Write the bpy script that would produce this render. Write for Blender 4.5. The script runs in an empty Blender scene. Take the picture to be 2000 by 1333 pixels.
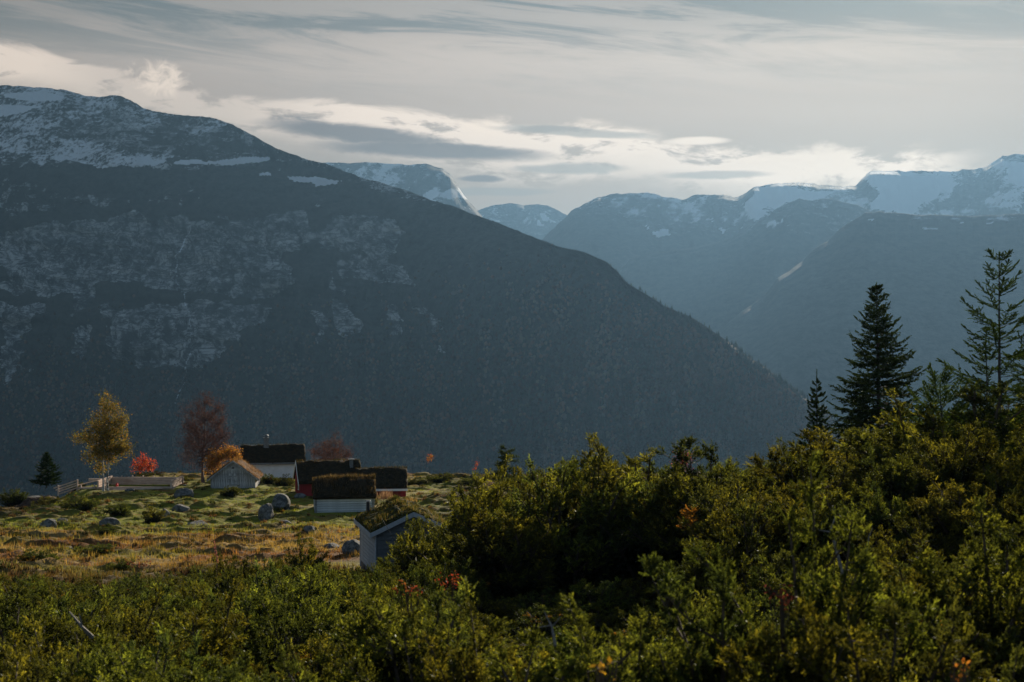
import bpy, math, random
import numpy as np
from mathutils import Vector, Matrix, Euler

# ------------------------------------------------------------------ camera, sky, sun, exposure
scene = bpy.context.scene
C = scene.collection
F = 2778.0                      # focal length in photo pixels (50 mm on a 36 mm sensor, 2000 px wide)
cam_d = bpy.data.cameras.new('camera')
cam = bpy.data.objects.new('camera', cam_d); C.objects.link(cam)
cam.location = (0, 0, 0); cam.rotation_euler = (math.radians(90), 0, 0)
cam_d.lens = 50; cam_d.sensor_width = 36; cam_d.clip_start = 0.1; cam_d.clip_end = 60000
cam_d.dof.use_dof = True; cam_d.dof.focus_distance = 90; cam_d.dof.aperture_fstop = 4.0
scene.camera = cam

SUN_EL, SUN_AZ = math.radians(16.5), math.radians(17.0)      # azimuth: to the right of the view axis
sd = bpy.data.lights.new('sun', 'SUN'); so = bpy.data.objects.new('sun', sd); C.objects.link(so)
sd.energy = 5.0; sd.angle = math.radians(0.6); sd.color = (1.0, 0.86, 0.68)
to_sun = Vector((math.sin(SUN_AZ)*math.cos(SUN_EL), math.cos(SUN_AZ)*math.cos(SUN_EL), math.sin(SUN_EL)))
so.rotation_euler = to_sun.to_track_quat('Z', 'Y').to_euler()

vs = scene.view_settings
vs.view_transform = 'Standard'; vs.look = 'None'; vs.gamma = 1.0; vs.use_curve_mapping = False
vs.exposure = 1.05
scene.cycles.volume_bounces = 0
scene.cycles.max_bounces = 6; scene.cycles.diffuse_bounces = 2; scene.cycles.glossy_bounces = 2
scene.cycles.transmission_bounces = 3; scene.cycles.transparent_max_bounces = 6
scene.cycles.use_denoising = True

HAZE_DENSITY = 6.3e-5
HAZE_COLOR = (0.088, 0.170, 0.275, 1)
HAZE_G = 0.52

class E:                         # a tiny wrapper that writes math nodes from expressions
    nt = None
    def __init__(s, k): s.s = k
    @staticmethod
    def op(o, a, b=None, c=None, clamp=False):
        n = E.nt.nodes.new('ShaderNodeMath'); n.operation = o; n.use_clamp = clamp
        for i, v in enumerate((a, b, c)):
            if v is None: continue
            if isinstance(v, E): E.nt.links.new(v.s, n.inputs[i])
            else: n.inputs[i].default_value = float(v)
        return E(n.outputs[0])
    def __add__(s, o): return E.op('ADD', s, o)
    __radd__ = __add__
    def __mul__(s, o): return E.op('MULTIPLY', s, o)
    __rmul__ = __mul__
    def __sub__(s, o): return E.op('SUBTRACT', s, o)
    def __rsub__(s, o): return E.op('SUBTRACT', o, s)
    def __truediv__(s, o): return E.op('DIVIDE', s, o)
def sstep(x, a, b):
    n = E.nt.nodes.new('ShaderNodeMapRange'); n.interpolation_type = 'SMOOTHSTEP'
    E.nt.links.new(x.s, n.inputs[0])
    if a <= b:
        n.inputs[1].default_value = a; n.inputs[2].default_value = b; n.inputs[3].default_value = 0; n.inputs[4].default_value = 1
    else:
        n.inputs[1].default_value = b; n.inputs[2].default_value = a; n.inputs[3].default_value = 1; n.inputs[4].default_value = 0
    return E(n.outputs[0])
def emax(a, b): return E.op('MAXIMUM', a, b)
def emin(a, b): return E.op('MINIMUM', a, b)
def gauss(x): return E.op('POWER', 2.71828, (x*x)*-1.0)
def comb(x, y, z):
    n = E.nt.nodes.new('ShaderNodeCombineXYZ')
    for i, v in enumerate((x, y, z)):
        if isinstance(v, E): E.nt.links.new(v.s, n.inputs[i])
        else: n.inputs[i].default_value = v
    return n.outputs[0]
def noise(vec, scale, detail=4, rough=0.5, dist=0.0, w=None):
    n = E.nt.nodes.new('ShaderNodeTexNoise'); n.inputs['Scale'].default_value = scale
    n.inputs['Detail'].default_value = detail; n.inputs['Roughness'].default_value = rough
    n.inputs['Distortion'].default_value = dist
    if vec is not None: E.nt.links.new(vec, n.inputs['Vector'])
    return E(n.outputs['Fac'])
def cmix(f, a, b, mode='MIX'):
    n = E.nt.nodes.new('ShaderNodeMix'); n.data_type = 'RGBA'; n.blend_type = mode
    if isinstance(f, E): E.nt.links.new(f.s, n.inputs[0])
    else: n.inputs[0].default_value = f
    for i, v in ((6, a), (7, b)):
        if isinstance(v, (tuple, list)): n.inputs[i].default_value = tuple(v)[:3] + (1,)
        else: E.nt.links.new(v, n.inputs[i])
    return n.outputs[2]

def build_world():
    w = bpy.data.worlds.new('World'); scene.world = w; w.use_nodes = True
    nt = w.node_tree; nt.nodes.clear(); E.nt = nt
    out = nt.nodes.new('ShaderNodeOutputWorld')
    sky = nt.nodes.new('ShaderNodeTexSky'); sky.sky_type = 'NISHITA'; sky.sun_disc = False
    sky.sun_elevation = SUN_EL; sky.sun_rotation = SUN_AZ
    sky.air_density = 1.0; sky.dust_density = 0.6
    bg1 = nt.nodes.new('ShaderNodeBackground'); bg1.inputs[1].default_value = 0.065
    nt.links.new(sky.outputs[0], bg1.inputs[0])
    tc = nt.nodes.new('ShaderNodeTexCoord')
    sp = nt.nodes.new('ShaderNodeSeparateXYZ'); nt.links.new(tc.outputs['Generated'], sp.inputs[0])
    X, Y, Z = E(sp.outputs[0]), E(sp.outputs[1]), E(sp.outputs[2])
    az = E.op('ARCTAN2', X, Y); h = E.op('SQRT', X*X + Y*Y)
    tl = Z/emax(h, 0.02)                                     # tangent of elevation
    # direction stretched so that noise makes long, slightly tilted streaks
    def streak(sx, sz, tilt): return comb(X*sx, Y*sx, Z*sz + X*tilt)
    n1 = noise(streak(2.2, 16, 1.6), 1.0, 6, 0.55, 0.6)
    n2 = noise(streak(4.0, 42, 4.5), 1.0, 9, 0.66, 0.9)
    n3 = noise(streak(9, 34, 0.5), 1.3, 8, 0.62, 0.8)
    n4 = noise(streak(26, 70, 2.0), 1.0, 8, 0.6, 0.4)
    wob = (n1 - 0.5)*0.05 + (n2 - 0.5)*0.012
    E2 = tl + wob
    ramp = nt.nodes.new('ShaderNodeValToRGB'); cr = ramp.color_ramp; cr.interpolation = 'EASE'
    stops = [(0.0, (0.46, 0.40, 0.33)), (0.09, (0.42, 0.365, 0.30)), (0.13, (0.43, 0.385, 0.325)), (0.165, (0.52, 0.475, 0.42)),
             (0.195, (0.60, 0.57, 0.525)), (0.222, (0.40, 0.395, 0.37)), (0.25, (0.25, 0.255, 0.245)), (0.40, (0.13, 0.155, 0.165)), (1.0, (0.07, 0.085, 0.10))]
    cr.elements[0].position = 0; cr.elements[0].color = stops[0][1] + (1,)
    cr.elements[1].position = 1; cr.elements[1].color = stops[-1][1] + (1,)
    for p, c in stops[1:-1]:
        e = cr.elements.new(p); e.color = c + (1,)
    nt.links.new(E2.s, ramp.inputs[0])
    # the veil brightens towards the sun; raised more behind the camera to fill shaded fronts
    side = gauss((az - 0.06)/0.40)
    bright = 0.50 + side*0.40 + sstep(Y, 0.2, -0.5)*0.95
    veil = cmix(1.0, ramp.outputs[0], comb(bright, bright, bright*1.0), 'MULTIPLY')
    # grey streaks in the high cloud
    st = sstep(n2*0.6 + n1*0.4, 0.42, 0.66)
    veil = cmix(st*0.80*sstep(tl, 0.15, 0.21), veil, (0.21, 0.21, 0.195))
    upl = sstep(tl, 0.185, 0.235)*sstep(n2*0.65 + n1*0.35, 0.47, 0.56)
    veil = cmix(upl*0.85, veil, (0.085, 0.11, 0.11))
    warm = sstep(n3, 0.5, 0.75)*sstep(tl, 0.16, 0.08)
    veil = cmix(warm*0.45, veil, (0.30, 0.32, 0.31))
    # band of bright low cloud: centre line runs down to the right
    lw = (n3 - 0.5)
    cl = 0.193 + lw*0.026 - sstep(az, -0.40, -0.17)*0.034 - sstep(az, -0.17, 0.03)*0.018 - sstep(az, 0.03, 0.2)*0.022
    d = tl - cl
    wdt = 0.0070 + 0.005*n1
    band = sstep(d/wdt, 1.25, 0.55)*sstep(d/wdt, -3.2, -0.4)
    gate = sstep(az, 0.33, 0.27)*sstep(n4*0.45 + n3*0.55, 0.41, 0.50)*(0.45 + 0.55*sstep(az, -0.21, -0.08) + 0.3*sstep(az, -0.27, -0.33))
    veil = cmix(emin(band*gate, 0.92), veil, (0.98, 0.94, 0.87))
    # second, broken bright layer below it, right of the middle
    cl2 = 0.118 + (n4 - 0.5)*0.03 + lw*0.02 + sstep(az, 0.0, 0.12)*0.006
    d2 = tl - cl2
    b2 = sstep(E.op('ABSOLUTE', d2)/0.011, 1.2, 0.2)*sstep(n4*0.6 + n3*0.4, 0.42, 0.56)*sstep(az, -0.06, 0.02)*sstep(az, 0.30, 0.22)
    veil = cmix(emin(b2*0.9, 0.9), veil, (0.86, 0.82, 0.75))
    cl3 = 0.148 + (n4 - 0.5)*0.02
    b3 = sstep(E.op('ABSOLUTE', tl - cl3 + az*0.05)/0.008, 1.2, 0.1)*sstep(n4*0.5 + n3*0.5, 0.46, 0.56)*sstep(az, -0.10, -0.02)*sstep(az, 0.12, 0.06)
    veil = cmix(emin(b3*0.85, 0.85), veil, (1.0, 0.95, 0.86))
    # dark flat bases hanging under the band
    def blob(px, py, rx, ry, tilt=0.0, wn=0.5):
        a0, t0 = math.atan((px-1000)/F), (666.5-py)/F
        u = (az - a0)/(rx/F) ; v = (tl - t0 + (az - a0)*tilt + (n4-0.5)*wn*ry/F*3 + lw*wn*ry/F*1.6)/(ry/F)
        return sstep(u*u + v*v, 1.25, 0.25)
    dark = emax(emax(blob(700, 264, 200, 22, 0.10), blob(850, 295, 240, 18, 0.04)), blob(940, 350, 50, 8))
    veil = cmix(dark*0.96, veil, (0.115, 0.088, 0.078))
    grey = emax(emax(blob(1120, 258, 170, 10, 0.06), blob(1110, 330, 120, 12)), emax(blob(1400, 345, 110, 9), blob(960, 375, 130, 9)))
    veil = cmix(grey*0.75, veil, (0.25, 0.265, 0.255))
    lens = emax(blob(1362, 279, 66, 9, 0.0, 0.15), blob(1640, 2, 190, 8, 0.12, 0.2))
    veil = cmix(lens*0.9, veil, (0.95, 0.92, 0.85))
    # one ragged puff above the left ridge
    pf = noise(comb(X*1, Y*1, Z*1), 90, 7, 0.65, 0.6)
    a0, t0 = math.atan((312-1000)/F), (666.5-170)/F
    u = (az - a0)/(58/F); v = (tl - t0)/(36/F)
    puff = sstep(u*u + v*v + (pf - 0.5)*5.0, 1.2, -0.5)
    veil = cmix(puff*0.85, veil, (0.92, 0.88, 0.80))
    # teal clear patch in the upper right
    clear = sstep(tl + az*0.06 + wob*0.6, 0.222, 0.26)*sstep(az, 0.10, 0.30)
    veil = cmix(clear*0.85, veil, (0.115, 0.165, 0.18))
    veil = cmix(1.0, veil, (1.21, 1.00, 0.84), 'MULTIPLY')
    veil = cmix(sstep(Y, 0.3, -0.4), veil, cmix(1.0, veil, (0.62, 0.98, 1.45), 'MULTIPLY'))   # bluer, thinner cloud opposite the sun
    bg2 = nt.nodes.new('ShaderNodeBackground'); nt.links.new(veil, bg2.inputs[0]); bg2.inputs[1].default_value = SKY_GAIN
    mx = nt.nodes.new('ShaderNodeMixShader'); nt.links.new((0.92 - sstep(Y, 0.55, -0.3)*0.50).s, mx.inputs[0])   # the cloud thins out on the side away from the sun
    nt.links.new(bg1.outputs[0], mx.inputs[1]); nt.links.new(bg2.outputs[0], mx.inputs[2])
    nt.links.new(mx.outputs[0], out.inputs[0])
SKY_GAIN = 0.50
build_world()

# ------------------------------------------------------------------ helpers
rng = np.random.default_rng(7)
random.seed(7)
def P(px, py, D): return ((px-1000)/F*D, D, (666.5-py)/F*D)      # pixel + distance -> point

def _hash(ix, iy, seed):
    h = (ix.astype(np.int64)*374761393 + iy.astype(np.int64)*668265263 + seed*974634777) & 0x7fffffff
    h = ((h ^ (h >> 13))*1274126177) & 0x7fffffff
    return ((h ^ (h >> 16)) & 0xffff)/32767.5 - 1.0
def vnoise(x, y, seed=0):
    ix, iy = np.floor(x), np.floor(y); fx, fy = x-ix, y-iy
    fx = fx*fx*fx*(fx*(fx*6-15)+10); fy = fy*fy*fy*(fy*(fy*6-15)+10)
    a = _hash(ix, iy, seed); b = _hash(ix+1, iy, seed); c = _hash(ix, iy+1, seed); d = _hash(ix+1, iy+1, seed)
    return (a*(1-fx)+b*fx)*(1-fy) + (c*(1-fx)+d*fx)*fy
def fbm(x, y, octv=4, seed=0, gain=0.5, lac=2.03):
    s = 0; a = 1; t = 0
    for i in range(octv):
        s = s + a*vnoise(x, y, seed+i*17); t += a; a *= gain; x = x*lac+3.1; y = y*lac-1.7
    return s/t
def ridged(x, y, octv=4, seed=0, gain=0.5):
    s = 0; a = 1; t = 0
    for i in range(octv):
        s = s + a*(1-2*np.abs(vnoise(x, y, seed+i*17))); t += a; a *= gain; x = x*2.03+1.3; y = y*2.03+2.9
    return s/t
def smooth(a, b, x):
    t = np.clip((x-a)/(b-a), 0, 1); return t*t*(3-2*t)
def in_poly(px, py, poly):
    r = np.zeros(px.shape, bool); n = len(poly)
    for i in range(n):
        x0, y0 = poly[i]; x1, y1 = poly[(i+1) % n]
        if y0 == y1: continue
        c = ((y0 > py) != (y1 > py)) & (px < (x1-x0)*(py-y0)/(y1-y0)+x0)
        r ^= c
    return r

def mesh_np(name, verts, faces, cols=None, smooth_shade=False, loose_n=None):
    """faces: (n,3) or (n,4) int array"""
    me = bpy.data.meshes.new(name)
    verts = np.asarray(verts, np.float32); faces = np.asarray(faces, np.int32)
    nf, k = faces.shape
    me.vertices.add(len(verts)); me.vertices.foreach_set('co', verts.ravel())
    me.loops.add(nf*k); me.loops.foreach_set('vertex_index', faces.ravel())
    me.polygons.add(nf); me.polygons.foreach_set('loop_start', np.arange(0, nf*k, k, dtype=np.int32))
    me.polygons.foreach_set('loop_total', np.full(nf, k, np.int32))
    if smooth_shade: me.polygons.foreach_set('use_smooth', np.ones(nf, bool))
    if cols is not None:
        for cname, arr in cols.items():
            a = me.color_attributes.new(cname, 'FLOAT_COLOR', 'POINT')
            arr = np.asarray(arr, np.float32)
            if arr.shape[1] == 3: arr = np.concatenate([arr, np.ones((len(arr), 1), np.float32)], 1)
            a.data.foreach_set('color', arr.ravel())
    me.update(calc_edges=True)
    return me
def link(name, me, mat=None, parent=None, loc=None, rot=None, kind=None, label=None, cat=None, group=None):
    o = bpy.data.objects.new(name, me); C.objects.link(o)
    if mat is not None and me is not None and not me.materials: me.materials.append(mat)
    if parent is not None: o.parent = parent
    if loc is not None: o.location = loc
    if rot is not None: o.rotation_euler = rot
    if kind: o['kind'] = kind
    if label: o['label'] = label
    if cat: o['category'] = cat
    if group: o['group'] = group
    return o
def thing(name, label, cat, loc=(0, 0, 0), rz=0.0, group=None):
    return link(name, None, None, None, loc, (0, 0, rz), None, label, cat, group)
def copy_tree(o, loc, rot, scale, label=None, group=None):
    r = o.copy(); C.objects.link(r); r.location = loc; r.rotation_euler = rot; r.scale = scale
    if label: r['label'] = label
    if group: r['group'] = group
    for ch in o.children:
        c = ch.copy(); C.objects.link(c); c.parent = r
    return r

class MB:                                   # collects verts and faces of one mesh
    def __init__(s): s.v = []; s.f = []; s.n = 0
    def add(s, vs_, fs_):
        s.v.extend(vs_); s.f.extend([tuple(i+s.n for i in f) for f in fs_]); s.n += len(vs_)
    def box(s, x0, x1, y0, y1, z0, z1, M=None):
        v = [Vector(p) for p in ((x0,y0,z0),(x1,y0,z0),(x1,y1,z0),(x0,y1,z0),(x0,y0,z1),(x1,y0,z1),(x1,y1,z1),(x0,y1,z1))]
        if M is not None: v = [M @ p for p in v]
        s.add([tuple(p) for p in v], [(0,3,2,1),(4,5,6,7),(0,1,5,4),(1,2,6,5),(2,3,7,6),(3,0,4,7)])
    def beam(s, a, b, w, h, up=(0, 0, 1)):
        a, b = Vector(a), Vector(b); d = b-a; L = d.length; d.normalize()
        sx = d.cross(Vector(up)); sx.normalize(); uz = sx.cross(d)
        M = Matrix((sx, d, uz)).transposed().to_4x4(); M.translation = a
        s.box(-w/2, w/2, 0, L, -h/2, h/2, M)
    def tube(s, pts, rad, sides=4, cap=True):
        pts = [Vector(p) for p in pts]; n = len(pts); vv = []; ff = []
        ref = Vector((0.31, 0.2, 0.93))
        for i, p in enumerate(pts):
            t = (pts[min(i+1, n-1)]-pts[max(i-1, 0)]).normalized()
            u = t.cross(ref)
            if u.length < 1e-3: u = t.cross(Vector((1, 0, 0)))
            u.normalize(); w = t.cross(u)
            for k in range(sides):
                a = 2*math.pi*k/sides
                vv.append(tuple(p + (u*math.cos(a)+w*math.sin(a))*rad[i]))
        for i in range(n-1):
            for k in range(sides):
                k2 = (k+1) % sides
                ff.append((i*sides+k, i*sides+k2, (i+1)*sides+k2, (i+1)*sides+k))
        if cap:
            ff.append(tuple(range(sides-1, -1, -1))); ff.append(tuple((n-1)*sides+k for k in range(sides)))
        s.add(vv, ff)
    def mesh(s, name, smooth_shade=False):
        me = bpy.data.meshes.new(name); me.from_pydata([tuple(p) for p in s.v], [], s.f)
        if smooth_shade: me.polygons.foreach_set('use_smooth', np.ones(len(me.polygons), bool))
        me.update(); return me

# ------------------------------------------------------------------ materials
def new_mat(name):
    m = bpy.data.materials.new(name); m.use_nodes = True; nt = m.node_tree; nt.nodes.clear(); E.nt = nt
    out = nt.nodes.new('ShaderNodeOutputMaterial'); return m, nt, out
def principled(nt, out, rough=0.8, spec=0.3):
    b = nt.nodes.new('ShaderNodeBsdfPrincipled'); b.inputs['Roughness'].default_value = rough
    b.inputs['Specular IOR Level'].default_value = spec; nt.links.new(b.outputs[0], out.inputs[0]); return b
def attr(nt, name):
    a = nt.nodes.new('ShaderNodeAttribute'); a.attribute_name = name; return a
def obj_coord(nt):
    return nt.nodes.new('ShaderNodeTexCoord').outputs['Object']
def bump(nt, hgt, strength, dist):
    b = nt.nodes.new('ShaderNodeBump'); b.inputs['Strength'].default_value = strength; b.inputs['Distance'].default_value = dist
    nt.links.new(hgt.s, b.inputs['Height']); return b.outputs[0]
def leaf_mat(name, col=None, trans=0.5, rough=0.45, gloss=0.12, tmul=(1.75, 1.65, 0.60), vary=0.0):
    """thin leaves: some light passes through; colour from the mesh attribute 'Col' unless given"""
    m, nt, out = new_mat(name)
    if col is None: c = attr(nt, 'Col').outputs['Color']
    else:
        oi = nt.nodes.new('ShaderNodeObjectInfo')
        c = cmix(E(oi.outputs['Random'])*0.5, col, tuple(v*0.7 for v in col[:3]))
    if vary:                                                  # every bush a little lighter, darker or browner than the next
        rn = E(nt.nodes.new('ShaderNodeObjectInfo').outputs['Random']); r2 = E.op('FRACT', rn*7.31)
        k = (1.0 - vary) + rn*vary*1.9
        c = cmix(1.0, c, comb(k*(0.84 + r2*0.20), k*(1.04 - r2*0.08), k*(1.12 - r2*0.22)), 'MULTIPLY')
    df = nt.nodes.new('ShaderNodeBsdfDiffuse'); nt.links.new(c, df.inputs[0])
    tr = nt.nodes.new('ShaderNodeBsdfTranslucent')
    c2 = cmix(1.0, c, tmul, 'MULTIPLY'); nt.links.new(c2, tr.inputs[0])
    mx = nt.nodes.new('ShaderNodeMixShader'); mx.inputs[0].default_value = trans
    nt.links.new(df.outputs[0], mx.inputs[1]); nt.links.new(tr.outputs[0], mx.inputs[2])
    gl = nt.nodes.new('ShaderNodeBsdfGlossy'); gl.inputs['Roughness'].default_value = rough; gl.inputs[0].default_value = (0.8, 0.85, 0.8, 1)
    fr = nt.nodes.new('ShaderNodeFresnel'); fr.inputs[0].default_value = 1.4
    mg = nt.nodes.new('ShaderNodeMixShader'); nt.links.new((E(fr.outputs[0])*gloss*4).s, mg.inputs[0])
    nt.links.new(mx.outputs[0], mg.inputs[1]); nt.links.new(gl.outputs[0], mg.inputs[2])
    nt.links.new(mg.outputs[0], out.inputs[0]); return m
def wood_mat(name, a, b, axis=0, scale=1.0, rough=0.85, worn=0.4):
    m, nt, out = new_mat(name); bs = principled(nt, out, rough, 0.2)
    sp = nt.nodes.new('ShaderNodeSeparateXYZ'); nt.links.new(obj_coord(nt), sp.inputs[0])
    s = [14*scale]*3; s[axis] = 1.2*scale
    v = comb(E(sp.outputs[0])*s[0], E(sp.outputs[1])*s[1], E(sp.outputs[2])*s[2])
    g = noise(v, 1.0, 6, 0.65); g2 = noise(obj_coord(nt), 2.2*scale, 5, 0.6)
    c = cmix(sstep(g*0.6 + g2*0.4, 0.5-worn*0.3, 0.5+worn*0.35), a, b)
    oi = nt.nodes.new('ShaderNodeObjectInfo')
    c = cmix(E(oi.outputs['Random'])*0.35, c, tuple(k*0.6 for k in a[:3]))
    nt.links.new(c, bs.inputs['Base Color']); nt.links.new(bump(nt, g, 0.5, 0.01), bs.inputs['Normal']); return m
def flat_mat(name, col, rough=0.6, var=0.25, scale=6.0, metal=0.0, bmp=0.2):
    m, nt, out = new_mat(name); bs = principled(nt, out, rough, 0.4); bs.inputs['Metallic'].default_value = metal
    n = noise(obj_coord(nt), scale, 6, 0.65)
    c = cmix(sstep(n, 0.35, 0.7), tuple(v*(1-var) for v in col), tuple(min(1, v*(1+var)) for v in col))
    nt.links.new(c, bs.inputs['Base Color']); nt.links.new(bump(nt, n, bmp, 0.02), bs.inputs['Normal']); return m

M_bark = flat_mat('bark', (0.055, 0.044, 0.036), 0.9, 0.4, 30)
M_birch = None
def mk_birch():
    m, nt, out = new_mat('birch_bark'); bs = principled(nt, out, 0.7, 0.3)
    sp = nt.nodes.new('ShaderNodeSeparateXYZ'); nt.links.new(obj_coord(nt), sp.inputs[0])
    v = comb(E(sp.outputs[0])*3, E(sp.outputs[1])*3, E(sp.outputs[2])*9)
    c = cmix(sstep(noise(v, 1.2, 5, 0.7), 0.42, 0.56), (0.05, 0.042, 0.04), (0.50, 0.48, 0.45))
    nt.links.new(c, bs.inputs['Base Color']); return m
M_birch = mk_birch()
M_juniper = leaf_mat('juniper_needles', None, 0.50, 0.5, 0.012, (1.70, 1.52, 0.62), 0.30)
M_junbranch = flat_mat('juniper_branches', (0.075, 0.052, 0.036), 0.9, 0.4, 20)
M_deadwood = flat_mat('dead_wood', (0.17, 0.155, 0.145), 0.8, 0.3, 25)
M_leaf = leaf_mat('leaves', None, 0.50, 0.6, 0.01, (1.15, 1.05, 0.75))
M_spruce = leaf_mat('spruce_needles', None, 0.25, 0.45, 0.012)
M_heather = None
M_grass = leaf_mat('grass_blades', None, 0.5, 0.7, 0.0, (1.3, 1.25, 0.75))
# ------------------------------------------------------------------ the air
def haze_box():
    m, nt, out = new_mat('haze_air')
    v = nt.nodes.new('ShaderNodeVolumePrincipled'); v.inputs['Density'].default_value = HAZE_DENSITY
    v.inputs['Color'].default_value = HAZE_COLOR; v.inputs['Anisotropy'].default_value = HAZE_G
    v.inputs['Density Attribute'].default_value = ''; m.cycles.homogeneous_volume = True
    nt.links.new(v.outputs[0], out.inputs['Volume'])
    b = MB(); b.box(-13500, 13500, -4000, 13500, -470, 1260)
    link('haze', b.mesh('haze'), m, kind='stuff')
haze_box()

# ------------------------------------------------------------------ local hill
_ty = np.array([-400, -60, -10, 0, 6, 12, 20, 28, 35, 50, 60, 68, 80, 90, 97, 109, 116, 124, 130, 134, 142, 165, 210, 400, 900, 1500, 2200, 13400.])
_tz = np.array([10, -1, -1.6, -1.75, -2.4, -3.6, -5.5, -7.0, -8.0, -9.4, -9.95, -10.35, -11.05, -11.5, -11.72, -11.98, -12.0, -12.05, -12.3, -12.75, -15, -26, -52, -150, -330, -430, -450, -455.])
_gy = np.concatenate([np.arange(-400, 240, 0.5), np.geomspace(240, 13400, 500)])
_gz = np.interp(_gy, _ty, _tz)
_k = np.hanning(15); _k /= _k.sum(); _n = int(640/0.5)
_gs = _gz.copy(); _gs[7:_n-7] = np.convolve(_gz[:_n], _k, 'valid')[:_n-14]
PADS = []                                   # (x, y, radius, z): level ground under the huts
def ground_base(x, y):
    z = np.interp(y, _gy, _gs)
    sx = np.interp(x, [-16, -6.5, -4.2, -1.5, 4, 9, 16, 26, 45, 80], [0, 0, 0.7, 1.5, 2.1, 3.7, 5.5, 7.0, 8, 9])
    near = (smooth(17, 38, y)*(1-smooth(3, 7, x)) + smooth(11, 30, y)*smooth(3, 7, x))*(1-smooth(54, 92, y))
    far_r = smooth(3, 14, x)
    near = near*1.0
    z = z + sx*near
    z = z - smooth(60, 120, y)*smooth(-30, -70, x)*6*(1-smooth(150, 300, y))
    z = z - smooth(-31, -42, x)*smooth(95, 125, y)*(1-smooth(200, 400, y))*1.2
    return z
def meadow_mask(x, y):
    return smooth(52, 64, y)*(1-smooth(128, 138, y))*(1-smooth(-4, 2, x)*(1-smooth(100, 116, y)))
def tussock(x, y):
    n = ridged(x*0.11, y*0.30, 3, 5)*0.5 + fbm(x*0.40, y*1.0, 3, 9)
    t = np.clip(n-0.12, 0, 1)
    n2 = np.clip(fbm(x*0.9+20, y*1.7, 2, 31)-0.12, 0, 1)
    n4 = np.clip(fbm(x*2.3+5, y*3.4, 2, 37)-0.05, 0, 1)
    return t*0.62 + n2*0.42 + n4*0.20
def ground_z(x, y, detail=True):
    x = np.asarray(x, float); y = np.asarray(y, float)
    z = ground_base(x, y)
    if detail:
        dm = smooth(3, 12, y)*(1-smooth(180, 400, y))
        z = z + fbm(x*0.06, y*0.06, 3, 3)*0.35*dm*smooth(20, 50, y)
        m = meadow_mask(x, y)
        tu = tussock(x, y)
        flat = 0.70+0.12*np.clip(smooth(-19.5, -21.5, x)+smooth(92, 101, y), 0, 1)
        z = z + tu*m*flat*1.0 + fbm(x*1.3, y*1.3, 2, 77)*0.06*dm
    for (cx, cy, r, pz) in PADS:
        w = 1-smooth(r, r*1.7, np.hypot(x-cx, y-cy)); z = z*(1-w) + pz*w
    far = smooth(250, 900, y)
    z = z + far*fbm(x*0.002, y*0.002, 3, 55)*15
    return np.maximum(z, -462)
def gz(x, y): return float(ground_z(np.array([x]), np.array([y]))[0])
def gb(x, y): return float(ground_base(np.array([float(x)]), np.array([float(y)]))[0])

def ground_color(x, y, z=None):
    """albedo of the turf: gold autumn grass, bright green by the huts, dark heather"""
    n = fbm(x*0.13, y*0.22, 4, 101); n2 = fbm(x*0.5, y*1.0, 3, 111); n3 = fbm(x*1.8, y*3.0, 2, 121)
    px = 1000 + x/np.maximum(y, 1)*F
    gold = np.array([0.315, 0.205, 0.060]); straw = np.array([0.38, 0.275, 0.125]); rust = np.array([0.210, 0.090, 0.032])
    green = np.array([0.205, 0.232, 0.028]); heather = np.array([0.050, 0.038, 0.022]); scrub = np.array([0.026, 0.025, 0.012])
    shp = x.shape + (1,)
    def L(a, b, w): return a*(1-w.reshape(shp)) + b*w.reshape(shp)
    c = np.zeros(x.shape + (3,)) + gold
    c = L(c, straw, smooth(0.05, 0.35, n2*0.8+n*0.5)*0.75)
    c = L(c, rust, smooth(0.0, 0.28, fbm(x*0.22+9, y*0.45, 3, 133)+n3*0.22)*0.9)
    c = L(c, np.array([0.17, 0.175, 0.032]), smooth(-0.02, 0.24, fbm(x*0.16+40, y*0.4, 3, 137)+n3*0.15)*0.7)
    gw = smooth(79, 87, y + n2*5 + n*4)*(1-smooth(122, 130, y))*smooth(-43, -36, x+n*5)
    gw = gw*smooth(-0.42, 0.12, n2*0.7+n3*0.35+0.10)
    c = L(c, green, np.clip(gw, 0, 1)*0.93)
    tu = tussock(x, y)
    hw = smooth(0.14, 0.34, tu + n3*0.10)*(0.40+0.60*smooth(-27, -34, x+n*5))
    c = L(c, heather, np.clip(hw, 0, 1)*0.85)
    left = smooth(-35, -39, x + n*4)*smooth(90, 96, y)
    c = L(c, np.array([0.13, 0.085, 0.040]), left*0.6)
    # slope under the junipers and the scrubby crest on the right
    sc = np.clip((1-smooth(54, 66, y+n*6)) + smooth(-7, -3, x)*(1-smooth(128, 140, y)), 0, 1)
    c = L(c, scrub, sc*0.9)
    rc = smooth(-4, 2, x+n2*3)*smooth(104, 114, y)*smooth(-0.1, 0.3, n2)
    c = L(c, rust*1.0, rc*0.75)
    fa = smooth(140, 200, y)
    c = L(c, np.array([0.05, 0.055, 0.03]), fa)
    return np.clip(c*(1+0.22*n3.reshape(shp)), 0.004, 1)

HUTS = dict(shed=(P(453, 955, 116), 2.6), house=(P(526, 938, 126), 4.0), red=(P(640, 970, 110), 3.2), red2=(P(745, 962, 111), 2.8),
            log=(P(668, 1003, 97.5), 2.6), grey=(P(772, 1100, 66), 3.0), frame=(P(250, 950, 116.5), 3.4))
for k_, (p_, r_) in HUTS.items():
    if k_ in ('frame',): PADS.append((p_[0], p_[1], r_, gb(p_[0], p_[1])+0.05))
    elif k_ == 'grey': PADS.append((p_[0], p_[1], r_, gb(p_[0], p_[1])-0.2))
    else: PADS.append((p_[0], p_[1]+1.0, r_, gb(p_[0], p_[1])))

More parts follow.
